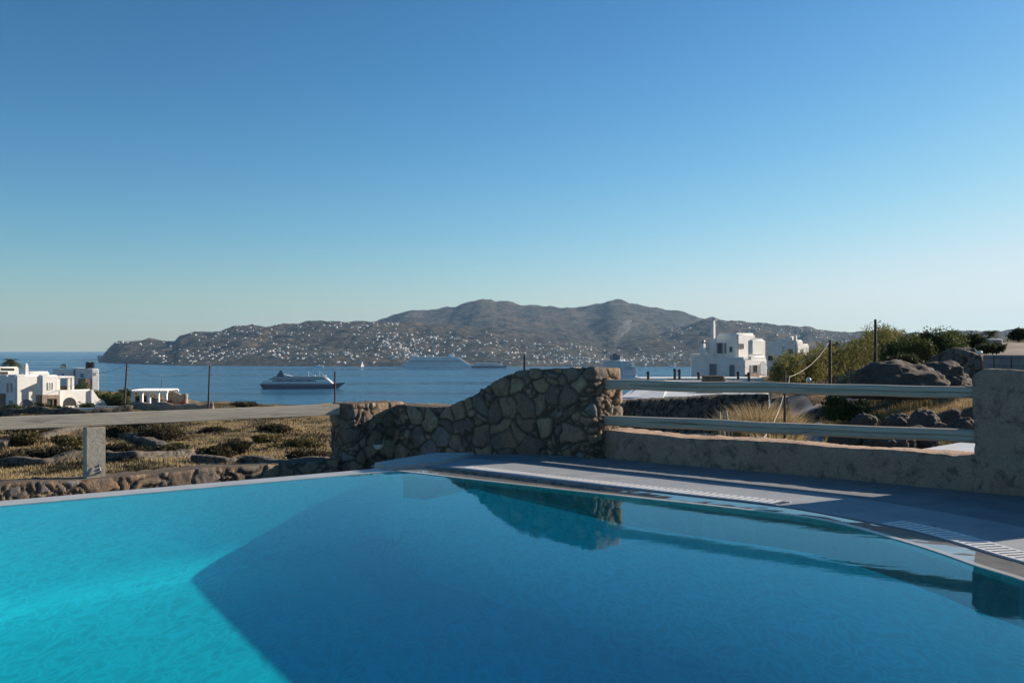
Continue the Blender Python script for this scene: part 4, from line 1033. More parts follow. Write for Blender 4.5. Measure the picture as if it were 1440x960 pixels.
rubble_wall('stone_wall', [(1310, 56), (1345, 55), (1382, 54)], 1.9, 0.5, M['drystone'], 'dark rubble stone wall behind the big boulder on the right', seed=43, step=.12, cell=.45, base=lambda x, y: -0.85)
mb = MB(); a_, b_ = ray(1383, 53.5, z=0), ray(1560, 50, z=0); c = a_.lerp(b_, .5); d_ = b_ - a_
mb.box((c.x, c.y, -0.1), (d_.length, .3, 2.3), math.atan2(d_.y, d_.x)); cw = tag(mb.build('cement_wall', M['concrete'], bevel=.03), 'plain grey cement wall behind a wire fence, above the rendered pier', 'wall')
fe = thing('wire_fence', 'thin wire mesh fence standing in front of the grey cement wall on the right', 'fence', ray(1420, 52, z=-.9))
mb = MB()
for i in range(7):
    p = a_.lerp(b_, (i + .3) / 7) - Vector((0, .6, 0)); mb = MB(); mb.tube([(p.x, p.y, -1.2), (p.x, p.y, 1.0)], 0.028, 6); mb.build('post', M['black'], fe)
mb = MB()
for zz in (-.4, .1, .5, .9):
    mb.tube([Vector((a_.x, a_.y - .6, zz)), Vector((b_.x, b_.y - .6, zz))], 0.010, 4)
mb.build('wires', M['black'], fe)
# globe lamps
GG = 'white globe garden lamps on the right slope'
for px, y, dd_, lb_ in ((1137, 534, 51.8, 'white globe lamp on the low stone wall at the foot of the reeds'), (1378, 496, 54, 'white globe lamp on the stone wall right of the big boulder')):
    c = ray(px, dd_, y=y); t = thing('globe_lamp', lb_, 'globe lamp', (c.x, c.y, c.z - .3), 0, GG)
    mb = MB(); mb.lathe((c.x, c.y, c.z), [(0.03, -.125), (0.09, -.10), (0.125, -.05), (0.135, 0), (0.125, .05), (0.09, .10), (0.03, .13)], 18); mb.build('globe', M['globe'], t, smooth=True)
    mb = MB(); mb.tube([(c.x, c.y, c.z - .45), (c.x, c.y, c.z - .12)], .035, 8); mb.build('stem', M['black'], t)

# ---------------------------------------------------------------- boulders
def rock_mat():
    m, nt, b, o = newmat('granite_boulder'); p = wpos(nt); n1 = noise(nt, 0.9, 8, 0.7, p); n2 = noise(nt, 14, 5, 0.7, p)
    c = ramp(nt, n1, [(0.35, (0.045, 0.036, 0.03)), (0.55, (0.105, 0.08, 0.065)), (0.7, (0.065, 0.055, 0.048))]); c = mixc(nt, math_(nt, 'MULTIPLY', n2, .5), c, (0.07, 0.06, 0.05))
    nt.links.new(c, b.inputs["Base Color"]); b.inputs["Roughness"].default_value = .95; bump(nt, b, math_(nt, 'ADD', n1, math_(nt, 'MULTIPLY', n2, .3)), .9, .08); return m
M['rock'] = rock_mat()
def boulder(c, r, label, seed, group=None, yaw=0, name='boulder'):
    bm = bmesh.new(); bmesh.ops.create_icosphere(bm, subdivisions=5, radius=1)
    off = Vector((seed * 3.1, seed * 7.7, seed))
    for v in bm.verts:
        d = v.co.normalized(); dv_ = mnoise.voronoi(d * 1.6 + off)[0]; h = 1 + 0.24 * mnoise.noise(d * 1.1 + off) + 0.16 * mnoise.noise(d * 3 + off) + .07 * mnoise.noise(d * 8 + off) + .03 * mnoise.noise(d * 19 + off) - .16 * max(0, .28 - (dv_[1] - dv_[0]))
        q = d * h; q.z = max(q.z, -0.6) ; v.co = Matrix.Rotation(yaw, 3, 'Z') @ Vector((q.x * r[0], q.y * r[1], q.z * r[2]))
    me = bpy.data.meshes.new(name); bm.to_mesh(me); bm.free()
    for p_ in me.polygons: p_.use_smooth = True
    me.materials.append(M['rock']); return tag(link(name, me, None, c), label, 'boulder', group)
boulder(ray(1262, 44, y=541), (2.3, 1.5, 1.0), 'huge rounded brown boulder above the upper log rail', 1, yaw=.2)
boulder(ray(1318, 46, y=540), (1.5, 1.2, 1.0), 'big dark boulder leaning against the stone wall, right of the huge boulder', 2, yaw=-.3)
boulder(ray(1352, 60, y=502), (1.1, .9, .6), 'rounded sunlit-topped boulder above the dark stone wall on the right', 3)
BG = 'rounded brown boulders between the two log rails'
for i, (px, y, dd_, rx, rz, lb_) in enumerate([(1262, 596, 27, .55, .42, 'leftmost brown boulder of the row between the log rails, half hidden in grass'), (1300, 598, 26, .62, .62, 'arched dark boulder second from left between the log rails'),
        (1325, 606, 25, .36, .30, 'small dark boulder in front of the row, just above the lower log rail'), (1340, 592, 27.5, .62, .46, 'pointed brown boulder third along the row between the log rails'),
        (1355, 604, 25, .50, .42, 'round brown boulder in front, close to the rendered pier'), (1372, 590, 26.5, .55, .55, 'rightmost boulder of the row, half hidden by the rendered pier'), (1215, 592, 30, .5, .35, 'low dark boulder among dry plants beside the driveway')]):
    boulder(ray(px, dd_, y=y), (rx * .72, rx * .66, rz * .70), lb_, 10 + i, BG, yaw=i)
for i, (px, y, dd_, rx, rz, lb_) in enumerate([(1195, 622, 22, .45, .3, 'dark boulder under the lower log rail beside the driveway'), (1250, 622, 21.5, .6, .3, 'dark flat boulder under the lower log rail, left of the white roof'), (1290, 618, 22, .5, .28, 'dark boulder under the lower log rail, touching the white roof')]):
    boulder(ray(px, dd_, y=y), (rx, rx * .9, rz), lb_, 30 + i, BG, yaw=i)

# ================================================================ vegetation
def leaf_mat(name, c1, c2, c3=None, trans=0.35):
    m, nt, b, o = newmat(name); at = N(nt, "ShaderNodeAttribute", attribute_name='rnd').outputs["Fac"]
    st = [(0.0, c1), (0.6, c2)] + ([(0.85, c3)] if c3 else [])
    c = ramp(nt, at, st); nt.links.new(c, b.inputs["Base Color"]); b.inputs["Roughness"].default_value = .7; b.inputs["Specular IOR Level"].default_value = .25
    tl = N(nt, "ShaderNodeBsdfTranslucent"); nt.links.new(c, tl.inputs[0]); ms = N(nt, "ShaderNodeMixShader"); ms.inputs[0].default_value = trans
    nt.links.new(b.outputs[0], ms.inputs[1]); nt.links.new(tl.outputs[0], ms.inputs[2]); nt.links.new(ms.outputs[0], o.inputs[0]); return m
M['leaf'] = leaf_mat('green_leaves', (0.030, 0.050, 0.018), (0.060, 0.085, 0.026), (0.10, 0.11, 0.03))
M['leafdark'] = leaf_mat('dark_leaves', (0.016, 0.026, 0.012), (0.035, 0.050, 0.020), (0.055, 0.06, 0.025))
M['reed'] = leaf_mat('reed_leaves', (0.075, 0.085, 0.022), (0.17, 0.165, 0.045), (0.30, 0.25, 0.10))
M['straw'] = leaf_mat('dry_grass_blades', (0.26, 0.19, 0.09), (0.44, 0.33, 0.17), (0.55, 0.43, 0.25))
M['olive'] = leaf_mat('scrub_leaves', (0.05, 0.05, 0.02), (0.10, 0.085, 0.035), (0.20, 0.14, 0.06))
M['brush'] = leaf_mat('dark_dry_brush', (0.022, 0.020, 0.012), (0.045, 0.038, 0.020), (0.10, 0.075, 0.035))
M['palm'] = leaf_mat('palm_fronds', (0.035, 0.05, 0.015), (0.08, 0.09, 0.03), (0.14, 0.12, 0.05))
M['redleaf'] = leaf_mat('red_blossom', (0.12, 0.015, 0.02), (0.25, 0.03, 0.04), None)
def leaves(P, size, elong=2.0, up=0.0, rnd=None, size_var=0.4, flat=0.0):
    """one narrow rhombic leaf at each point of P (numpy n x 3)"""
    n = len(P); a = rng.normal(size=(n, 3)); a[:, 2] += up; a /= np.linalg.norm(a, axis=1, keepdims=True)
    b = rng.normal(size=(n, 3)); b -= (b * a).sum(1, keepdims=True) * a; b /= np.linalg.norm(b, axis=1, keepdims=True)
    s = size * (1 + size_var * rng.uniform(-1, 1, (n, 1)))
    V = np.stack([P, P + a * s * elong * .45 + b * s * .5, P + a * s * elong, P + a * s * elong * .45 - b * s * .5], 1).reshape(-1, 3)
    F = np.arange(4 * n).reshape(n, 4); r = rng.uniform(0, 1, n) if rnd is None else rnd
    return V, F, np.repeat(r, 4)
def soup(name, parts, mat, parent=None, origin=None):
    Vs, Fs, Rs = [], [], []; b = 0
    for V, F, r in parts: Vs.append(V); Fs.append(F + b); Rs.append(r); b += len(V)
    V = np.concatenate(Vs); F = np.concatenate(Fs); r = np.concatenate(Rs).astype(np.float32)
    if origin is not None: V = V - np.array(origin)
    me = bpy.data.meshes.new(name); me.vertices.add(len(V)); me.vertices.foreach_set("co", V.astype(np.float32).ravel())
    me.loops.add(F.size); me.loops.foreach_set("vertex_index", F.astype(np.int32).ravel()); me.polygons.add(len(F))
    me.polygons.foreach_set("loop_start", np.arange(0, F.size, 4, dtype=np.int32)); me.polygons.foreach_set("loop_total", np.full(len(F), 4, dtype=np.int32)); me.update(calc_edges=True)
    at = me.attributes.new('rnd', 'FLOAT', 'POINT'); at.data.foreach_set("value", r); me.materials.append(mat)
    return link(name, me, parent)
def bush_pts(c, r, n, lumps=7, shell=0.55):
    """points gathered in uneven lumps inside an ellipsoid standing on its base centre c"""
    L_ = []
    for k in range(lumps):
        q = rng.uniform(0, 2 * np.pi); rr = rng.uniform(0, .62); L_.append((math.cos(q) * rr, math.sin(q) * rr, rng.uniform(.15, .72), rng.uniform(.28, .48)))
    P = []
    for x, y, z, s in L_:
        m_ = int(n / lumps); d = rng.normal(size=(m_, 3)); d /= np.linalg.norm(d, axis=1, keepdims=True); rad = s * (1 - (1 - shell) * rng.uniform(0, 1, (m_, 1)) ** 1.5) * (1 + .2 * rng.normal(size=(m_, 1)))
        P.append(np.array([x, y, z]) + d * rad)
    P = np.concatenate(P); P = P * np.array(r) ; P[:, 2] = np.maximum(P[:, 2], 0.02)
    return P + np.array(c)
def bush(px, d, r, n, size, mat, label, cat='bush', name='bush', group=None, elong=2.0, up=0.2, c=None, stems=True, z=None):
    c = c or ground(px, d)
    if z is not None: c.z = z
    t = thing(name, label, cat, c, 0, group)
    soup('foliage', [leaves(bush_pts(c, r, n), size, elong, up)], mat, t, c)
    if stems:
        mb = MB()
        for k in range(4):
            q = k * 1.6 + px; mb.tube([c - Vector((0, 0, .15)), c + Vector((math.cos(q) * r[0] * .15, math.sin(q) * r[1] * .15, r[2] * .35)), c + Vector((math.cos(q) * r[0] * .4, math.sin(q) * r[1] * .4, r[2] * .75))], [0.05 * r[2], .035 * r[2], .012 * r[2]], 6)
        mb.build('stem', M['darkwood'], t)
    return t
# hedge and shrubs round the left houses
SG = 'shrubs in front of the left white house'
for i, (px, d, rx, rz, m_, lb_) in enumerate([(8, 141, 2.2, .9, 'leafdark', 'dark green shrub at the left picture edge in front of the white house'), (22, 142, 1.3, 1.0, 'leaf', 'green shrub below the twin narrow windows of the white house'),
        (30, 139, 1.6, .8, 'leaf', 'broad green shrub left of the reddish bush'), (45, 139, 1.6, .8, 'olive', 'rounded reddish brown bush in front of the arched recess'), (55, 141, 1.3, 1.1, 'leafdark', 'dark green shrub beside the stone cladding'),
        (66, 140, 1.2, .8, 'leafdark', 'dark shrub below the stone door opening'), (74, 139, 1.3, .7, 'olive', 'brownish rounded bush right of the stone door opening'), (86, 140, 1.5, .8, 'leafdark', 'dark green shrub below the arched veranda opening')]):
    bush(px, d, (rx, rx * .8, rz), 700, .16, M[m_], lb_, group=SG, stems=False)
bush(121, 143, (1.7, 1.5, 1.3), 1200, .15, M['leaf'], 'rounded green shrub against the white stair wall', stems=False)
hedge_pts = []
for k in range(26):
    px = 132 + k * 1.9; c = ground(px, 165 - .4 * k); hedge_pts.append(bush_pts(c, (0.9, 1.6, 1.9 + .3 * math.sin(k)), 260, 4))
tag(soup('hedge', [leaves(np.concatenate(hedge_pts), .20)], M['leaf']), 'long clipped green hedge behind the garden of the left houses', 'hedge')
bush(108, 172, (2.3, 2, 3.4), 1800, .2, M['leaf'], 'tall green bush between the veranda and the low house with blue shutters')
bush(173, 175, (2.2, 2, 1.7), 900, .2, M['leafdark'], 'dark green bush at the foot of the leaning utility pole', stems=False)
bush(198, 165, (3.2, 2, 1.3), 900, .2, M['leafdark'], 'low dark bush behind the pergola', stems=False)
bush(238, 139, (.7, .6, 1.3), 500, .12, M['redleaf'], 'dark red flowering shrub at the pergola right column', stems=False)
bush(257, 139, (.6, .6, 1.1), 400, .12, M['redleaf'], 'dark red flowering shrub at the right end of the pale stone wall', stems=False)
bush(178, 136, (1.4, 1, .8), 600, .16, M['leafdark'], 'dark green shrub in front of the left pergola column', stems=False)
# field scrub: individual dark bushes, some added for the field's broad shadow areas
FG = 'dark scrub bushes in the left field'
for i, (px, d, rx, rz, m_, lb_) in enumerate([
        (205, 92, 2.6, 1.4, 'leafdark', 'largest dark bush mass in the left field, right of the railing post'), (178, 96, 2.2, 1.1, 'leafdark', 'dark bush directly beside the railing post, upper part of the field'),
        (228, 88, 1.8, 1.0, 'olive', 'brownish bush at the right side of the largest dark bush'), (80, 98, 2.8, 1.3, 'leafdark', 'dark bush left of the railing post, just under the timber rail'), (45, 74, 2.0, .9, 'olive', 'olive bush in the left part of the field between two dry-stone walls'),
        (100, 72, 1.4, .8, 'olive', 'small olive bush close to the left side of the railing post'), (165, 68, 1.2, .7, 'olive', 'small olive bush close to the right side of the railing post'), (250, 66, 1.2, .6, 'leaf', 'small green bush above the low dry-stone wall'),
        (330, 64, 1.6, .8, 'leafdark', 'dark bush at the lower right of the left field'), (372, 70, 1.6, .6, 'olive', 'olive bush below the dry yellow slope'), (420, 66, 2.0, .6, 'olive', 'olive brown bush near the foot of the tall stone wall'),
        (300, 92, 1.8, .5, 'leafdark', 'low dark bush in the middle of the yellow slope'), (350, 110, 1.6, .5, 'leafdark', 'low dark bush high on the yellow slope'), (262, 112, 2.0, .6, 'olive', 'low olive bush just below the timber rail'),
        (385, 84, 1.4, .5, 'leafdark', 'small dark bush in the middle right of the yellow slope'), (345, 134, 2.0, .8, 'leafdark', 'dark bush on the skyline of the headland, above the timber rail'), (15, 60, 1.5, .7, 'leafdark', 'dark bush low at the left picture edge'),
        (60, 62, 2.6, .9, 'leafdark', 'wide dark bush at the foot of the left dry-stone wall'), (100, 61, 1.6, .8, 'leafdark', 'dark bush just left of the railing post foot'), (40, 88, 3.2, 1.3, 'leafdark', 'wide dark bush mass in the upper left of the field'),
        (215, 80, 3.0, 1.2, 'leafdark', 'broad dark bush in the centre of the field below the largest bush'), (165, 82, 2.2, 1.1, 'leafdark', 'dark bush hugging the right side of the railing post'), (170, 61, 2.0, .7, 'leafdark', 'dark bush along the wall right of the railing post'),
        (225, 62, 2.2, .7, 'leafdark', 'dark bush along the right end of the low field wall'), (300, 60, 1.6, .8, 'leafdark', 'dark bush at the left end of the rightmost field wall'), (435, 58, 1.8, .7, 'leafdark', 'dark bush nearest the foot of the tall stone wall')]):
    bush(px, d, (rx * 1.15, rx * .8, rz * 1.0), 2400, .10, M['brush' if m_ == 'leafdark' else m_], lb_, group=FG, stems=False)
# grass blades
def tufts(name, n, pxr, dr, h, w, mat, blades=6, dens=None, spread=.18, parent=None, label=None):
    px = rng.uniform(*pxr, n * 3); u = rng.uniform(0, 1, n * 3); d = dr[0] * (dr[1] / dr[0]) ** u
    X = (px - 720) / FPX * d
    f = np.sin(X * .55 + 1.7 * np.sin(d * .21)) * np.sin(d * .37 + 1.1 * np.sin(X * .4)) + .5 * np.sin(X * 1.9 + d) * np.sin(d * 1.3)
    keep = np.where((f if 'scrub' not in name else -f) > rng.uniform(-.3, .6, n * 3))[0][:n]; px, d, X = px[keep], d[keep], X[keep]
    P = np.stack([X, d, near_z(px, d)], 1); P = np.repeat(P, blades, 0); m_ = len(P)
    P[:, 0] += rng.normal(0, spread, m_); P[:, 1] += rng.normal(0, spread, m_)
    dirv = np.stack([rng.normal(0, .3, m_), rng.normal(0, .3, m_), np.ones(m_)], 1); H = h * rng.uniform(.5, 1.3, (m_, 1)); q = rng.uniform(0, np.pi, m_)
    sd = np.stack([np.cos(q), np.sin(q), np.zeros(m_)], 1) * w
    V = np.stack([P - sd, P + sd, P + dirv * H + sd * .2, P + dirv * H - sd * .2], 1).reshape(-1, 3)
    return soup(name, [(V, np.arange(4 * m_).reshape(-1, 4), np.repeat(rng.uniform(0, 1, m_), 4))], mat)
tag(tufts('dry_grass', 14000, (-60, 560), (28, 150), .13, .022, M['straw'], spread=.3), kind='stuff')
tag(tufts('low_scrub', 7000, (-60, 560), (28, 150), .15, .05, M['brush'], blades=6, spread=.3), kind='stuff')
tag(tufts('slope_grass', 4500, (1165, 1480), (20, 46), .34, .010, M['straw'], spread=.12), kind='stuff')
tag(tufts('slope_scrub', 7000, (1160, 1480), (20, 60), .34, .022, M['olive'], blades=6, spread=.14), kind='stuff')
tag(tufts('verge_grass', 1500, (860, 1100), (20, 38), .3, .02, M['olive'], spread=.12), kind='stuff')
# dry yellow clump behind the rails
def clump(px, d, r, n, h, w, mat, label, name='dry_grass_clump', lean=.35, cat='grass clump', z=None):
    c = ground(px, d)
    if z is not None: c.z = z
    m_ = n; q = rng.uniform(0, 2 * np.pi, m_); rr = np.sqrt(rng.uniform(0, 1, m_)) * r
    P = np.stack([c.x + np.cos(q) * rr, c.y + np.sin(q) * rr, np.full(m_, c.z)], 1)
    dv = np.stack([np.cos(q) * lean * rr / r + rng.normal(0, .15, m_), np.sin(q) * lean * rr / r + rng.normal(0, .15, m_), np.ones(m_)], 1)
    H = h * rng.uniform(.55, 1.1, (m_, 1)) * (1 - .35 * (rr / r)[:, None] ** 2); a = rng.uniform(0, np.pi, m_); sd = np.stack([np.cos(a), np.sin(a), np.zeros(m_)], 1) * w
    mid = P + dv * H * .6 ; tip = P + dv * H + np.stack([np.cos(q), np.sin(q), -np.ones(m_) * .4], 1) * H * .18
    V = np.stack([P - sd, P + sd, mid + sd * .8, mid - sd * .8], 1).reshape(-1, 3); V2 = np.stack([mid - sd * .8, mid + sd * .8, tip + sd * .15, tip - sd * .15], 1).reshape(-1, 3)
    rn_ = rng.uniform(0, 1, m_); o = soup(name, [(V, np.arange(4 * m_).reshape(-1, 4), np.repeat(rn_, 4)), (V2, np.arange(4 * m_).reshape(-1, 4), np.repeat(rn_, 4))], mat, None, c)
    o.location = c; return tag(o, label, cat)
clump(1073, 27, .95, 4200, 1.45, .008, M['straw'], 'large straw-yellow grass clump between the two log rails, left of the driveway', z=-1.42, lean=.18)
clump(1088, 20, .5, 1100, .95, .008, M['straw'], 'golden dry grass clump right above the rendered wall, beside the thin dark post', z=-1.05)
clump(1094, 30, .5, 700, 1.2, .010, M['olive'], 'greenish grass clump behind the thin dark post', z=-1.9)
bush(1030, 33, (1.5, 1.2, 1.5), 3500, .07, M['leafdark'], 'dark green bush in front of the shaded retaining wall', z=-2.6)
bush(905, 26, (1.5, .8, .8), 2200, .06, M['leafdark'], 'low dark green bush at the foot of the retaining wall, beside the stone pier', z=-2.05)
bush(975, 25, (1.4, .8, .75), 2200, .06, M['leaf'], 'low green bush behind the lower log rail, in the middle', z=-1.95)
bush(884, 48, (.9, .6, .7), 1500, .06, M['reed'], 'yellow-green bush against the stone pier above the annexe slope', z=-2.35)
bush(1195, 42, (1.25, 1.0, 1.0), 4500, .065, M['leaf'], 'bright green fig-like bush at the foot of the dark utility pole', z=-1.55)
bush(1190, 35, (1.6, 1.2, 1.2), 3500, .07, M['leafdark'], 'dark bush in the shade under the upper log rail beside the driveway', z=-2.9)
bush(1222, 33, (1.3, 1, .8), 2600, .06, M['olive'], 'dry brownish bush in the middle of the right slope', z=-2.5)
bush(1270, 34, (1.6, 1, .85), 3000, .06, M['olive'], 'dry golden bush just under the upper log rail on the right slope', z=-2.1)
bush(1335, 40, (1.4, .8, .6), 2500, .06, M['leafdark'], 'dark bush at the foot of the dark stone wall', z=-1.6)
bush(1240, 27, (.9, .7, .55), 2600, .045, M['olive'], 'dry brownish bush partly covering the leftmost boulder of the row')
bush(1285, 25, (.7, .5, .45), 2200, .045, M['olive'], 'golden dry bush between two boulders just above the lower log rail')
bush(1320, 29, (1.1, .8, .6), 2600, .05, M['reed'], 'yellowish green bush behind the boulder row')
bush(1180, 30, (.9, .8, .7), 2600, .05, M['olive'], 'dry olive bush at the right verge of the driveway')
bush(1205, 28, (.7, .6, .5), 1500, .05, M['reed'], 'small yellow-green bush at the edge of the driveway', z=-2.25)
# stakes
stg = 'weathered stakes behind the rails'
for i, (px, yt, dd_, lb_) in enumerate([(1011, 579, 21, 'leftmost short pale stake above the lower log rail'), (1017, 578, 21, 'second short pale stake, right of the leftmost one'), (1029, 577, 21, 'leaning forked pale stake above the lower log rail'), (1027, 604, 18.5, 'dark rusty stake below the lower rail'),
                                  (1052, 610, 18, 'dark stake just left of the golden grass')]):
    c = ray(px, dd_, z=-1.9); zt_ = EYE - (yt - HY) / FPX * dd_; mb = MB(); mb.tube([(c.x, c.y, c.z), (c.x + .02, c.y, (zt_ + c.z) / 2), (c.x + (-.12 if i == 2 else .01), c.y, zt_)], [.035, .03, .022], 7); tag(mb.build('stake', M['cream'] if i < 3 else M['rust'], smooth=True), lb_, 'stake', stg)

# ---------------------------------------------------------------- reeds on the bank
rp = []; tops = interp([1088, 1098, 1110, 1125, 1140, 1152, 1165, 1180, 1195, 1210, 1222, 1232, 1245, 1258, 1272], [516, 507, 502, 500, 499, 493, 490, 488, 486, 482, 470, 464, 464, 468, 474])
base = interp([1088, 1105, 1130, 1150, 1170, 1200, 1230, 1275], [538, 538, 538, 537, 530, 520, 510, 496])
canes = MB()
for k in range(520):
    px = rng.uniform(1090, 1276); d = float(np.interp(px, [1090, 1160, 1276], [66, 72, 92])) + rng.uniform(0, 8)
    x = (px - 720) / FPX * d; z0_ = EYE - (base(px) - HY) / FPX * d; zt_ = EYE - (tops(px) + rng.normal(3, 5.0) - HY) / FPX * d
    H = max(.8, zt_ - z0_); lx, ly = rng.normal(0, .12), rng.normal(0, .12)
    if k % 3 == 0: canes.tube([(x, d, z0_ - .8), (x + lx * H, d + ly * H, z0_ + H)], [.022, .010], 4, cap=False)
    m_ = 75; t = rng.uniform(.02, 1, m_) ** .75
    P = np.stack([x + lx * H * t + rng.normal(0, .13, m_), d + ly * H * t + rng.normal(0, .15, m_), z0_ + H * t], 1); rp.append(leaves(P, .055, 6.0, .5, rnd=np.clip(rng.uniform(0, .8, m_) + rng.normal(0, .2), 0, 1)))
rt_ = soup('reed_thicket', rp, M['reed']); tag(rt_, kind='stuff', label=None)
tag(canes.build('reed_canes', M['olive']), kind='stuff')
# shrubs right of the reeds
RG = 'green shrubs on the right skyline'
for i, (px, yb, yt, d, rx, m_, lb_) in enumerate([(1262, 515, 472, 66, 1.6, 'leaf', 'green shrub joining the reeds, above the dirt track'), (1285, 512, 470, 64, 1.9, 'leaf', 'broad green shrub above the huge boulder'), (1303, 505, 466, 66, 1.6, 'leafdark', 'dark green shrub behind the huge boulder'),
        (1325, 500, 465, 66, 1.9, 'leaf', 'tallest green shrub on the skyline right of the reeds'), (1345, 495, 466, 68, 1.7, 'leaf', 'green shrub above the sunlit-topped boulder'), (1366, 492, 467, 70, 1.7, 'leafdark', 'dark green shrub next to the small palm'),
        (1275, 515, 500, 50, 1.2, 'leafdark', 'low dark shrub hanging over the huge boulder'), (1396, 495, 484, 62, 1.4, 'leafdark', 'low dark shrub between the globe lamp and the hill road'),
        (1432, 478, 462, 75, 1.0, 'leafdark', 'dark rounded tree at the right picture edge')]):
    c = ray(px, d, y=yb); H = (yb - yt) / FPX * d
    bush(px, d, (rx, 1.4, H), 3800, .085, M[m_], lb_, group=RG, c=c)
# palms
def palm(c, H, n, L_, label, trunk_r=.2):
    t = thing('palm_tree', label, 'palm tree', c); mb = MB(); pts = [c + Vector((.05 * i, 0, H * i / 6)) for i in range(7)]
    mb.tube([c - Vector((0, 0, .5))] + pts, [trunk_r * 1.2] + [trunk_r * (1 - .25 * i / 6) for i in range(7)], 10); mb.build('trunk', M['wicker'], t)
    top = pts[-1]; parts = []
    for k in range(n):
        q = k * 2.399; el = rng.uniform(-.15, 1.25); dirh = Vector((math.cos(q), math.sin(q), 0)); P0 = top; m_ = 16; spine = []
        for i in range(m_ + 1):
            s = i / m_; spine.append(P0 + dirh * L_ * s * math.cos(el * (1 - .4 * s)) + Vector((0, 0, L_ * (math.sin(el) * s - .75 * s * s))))
        sd = dirh.cross(Vector((0, 0, 1))); V = []
        for i in range(1, m_ + 1):
            a = spine[i]; wl = L_ * .24 * math.sin(math.pi * min(.95, .15 + i / m_ * .85)) + .03; fw = (spine[i] - spine[i - 1]) 
            for sg in (-1, 1):
                tip = a + sd * sg * wl + fw * 1.2 - Vector((0, 0, wl * .45)); w_ = fw * .32
                V += [a - w_, a + w_, tip + w_ * .2, tip - w_ * .2]
        V = np.array([tuple(p) for p in V]); parts.append((V, np.arange(len(V)).reshape(-1, 4), np.full(len(V), rng.uniform(0, 1))))
    soup('fronds', parts, M['palm'], t, c); return t
palm(ray(13, 162, y=530), 2.4, 34, 2.1, 'palm tree rising behind the roof of the left white house', .25)
palm(ray(1388, 74, y=478), .45, 26, .95, 'small palm on the skyline at the right', .12)
c = ray(1388, 73, y=476.5); mb = MB(); mb.lathe((c.x, c.y, c.z - .35), [(.55, 0), (.8, .1), (.85, .3), (.7, .35)], 18, sx=1.3); tag(mb.build('stone_planter', M['shadewhite'], smooth=True), 'low pale round planter wall under the small palm', 'planter')
# ================================================================ ships
def hull_mesh(Lh, Bm, H, zk=-1.0, rake=0.07, stern=0.03, n=40, m=9, flare=.12):
    """lofted hull, bow at +x, from zk to H"""
    V = []; 
    for i in range(n + 1):
        s = i / n
        for k in range(m + 1):
            v = k / m; z = zk + (H - zk) * v + (1.6 * max(0, s - .8) / .2 * v)
            x = -Lh / 2 + Lh * stern * (1 - v) + s * (Lh * (1 - stern * (1 - v) - rake * (1 - v)))
            w = Bm / 2 * (min(1, (s / .10 + .55)) if s < .045 else 1.0); w *= (1 - max(0, (s - .72) / .28) ** 2.0) ** .8 if s > .72 else 1
            w *= (1 - flare * (1 - v)) 
            V.append((x, max(w, .05), z))
    a = len(V); V += [(x, -y, z) for x, y, z in V]; F = []; q = m + 1
    for i in range(n):
        for k in range(m):
            F.append((i * q + k, (i + 1) * q + k, (i + 1) * q + k + 1, i * q + k + 1)); F.append((a + i * q + k, a + i * q + k + 1, a + (i + 1) * q + k + 1, a + (i + 1) * q + k))
        F.append((i * q + m, (i + 1) * q + m, a + (i + 1) * q + m, a + i * q + m)); F.append((i * q, a + i * q, a + (i + 1) * q, (i + 1) * q))
    for k in range(m): F.append((k, k + 1, a + k + 1, a + k)); F.append((n * q + k, a + n * q + k, a + n * q + k + 1, n * q + k + 1))
    mb = MB(); mb.add(V, F); return mb
def tier(mb, x0, x1, B, z0, z1, slope0=0.0, slope1=0.0):
    mb.add([(x0, -B / 2, z0), (x1, -B / 2, z0), (x1, B / 2, z0), (x0, B / 2, z0), (x0 + slope0, -B / 2, z1), (x1 - slope1, -B / 2, z1), (x1 - slope1, B / 2, z1), (x0 + slope0, B / 2, z1)],
           [(3, 2, 1, 0), (4, 5, 6, 7), (0, 1, 5, 4), (1, 2, 6, 5), (2, 3, 7, 6), (3, 0, 4, 7)])
def winrow(mb, x0, x1, B, z, h, step, w):
    x = x0
    while x < x1:
        for s in (-1, 1): mb.box((x, s * (B / 2 + .03), z), (w, .16, h))
        x += step
# --- ship 1: blue hulled small cruise ship in the bay
D1 = FPX * 60 / (546.2 - HY); S1 = D1 / FPX          # metres per picture pixel there
pc = ray(426, D1, z=ZS); ship = thing('cruise_ship', 'dark blue hulled cruise ship with white decks sailing right across the middle of the bay', 'ship', pc, R(3))
Lh = 119 * S1; Hh = 7.2
hull_mesh(Lh, 19, Hh, -1, .10, .04).build('hull', M['hull'], ship, local=True, smooth=True)
T = [(-.48, .36, 18.6, Hh, 10.3, 1.5, 4), (-.46, .335, 18.2, 10.31, 13.0, 3, 4), (-.40, .31, 17.8, 13.01, 15.6, 4, 4), (-.36, .28, 17, 15.61, 17.8, 3, 5)]
for i, (a, b, B, z0, z1, s0, s1) in enumerate(T):
    mb = MB(); tier(mb, a * Lh, b * Lh, B, z0, z1, s0, s1); mb.build('deck', M['shipwhite'] if i != 3 else M['shipgrey'], ship, local=True, bevel=.15)
    wm = MB()
    if i == 0: winrow(wm, a * Lh + 4, b * Lh - 5, B, (z0 + z1) / 2 + .2, 1.0, 2.6, 1.5)
    elif i == 1: winrow(wm, a * Lh + 16, b * Lh - 20, B - .0, (z0 + z1) / 2, 1.9, 3.0, 2.9)
    elif i == 2: winrow(wm, a * Lh + 5, b * Lh - 7, B, (z0 + z1) / 2, 1.5, 3.6, 3.2)
    else: winrow(wm, a * Lh + 5, b * Lh - 8, B, (z0 + z1) / 2, .9, 3.0, 2.0)
    wm.build('window_row', M['shipglass'], ship, local=True)
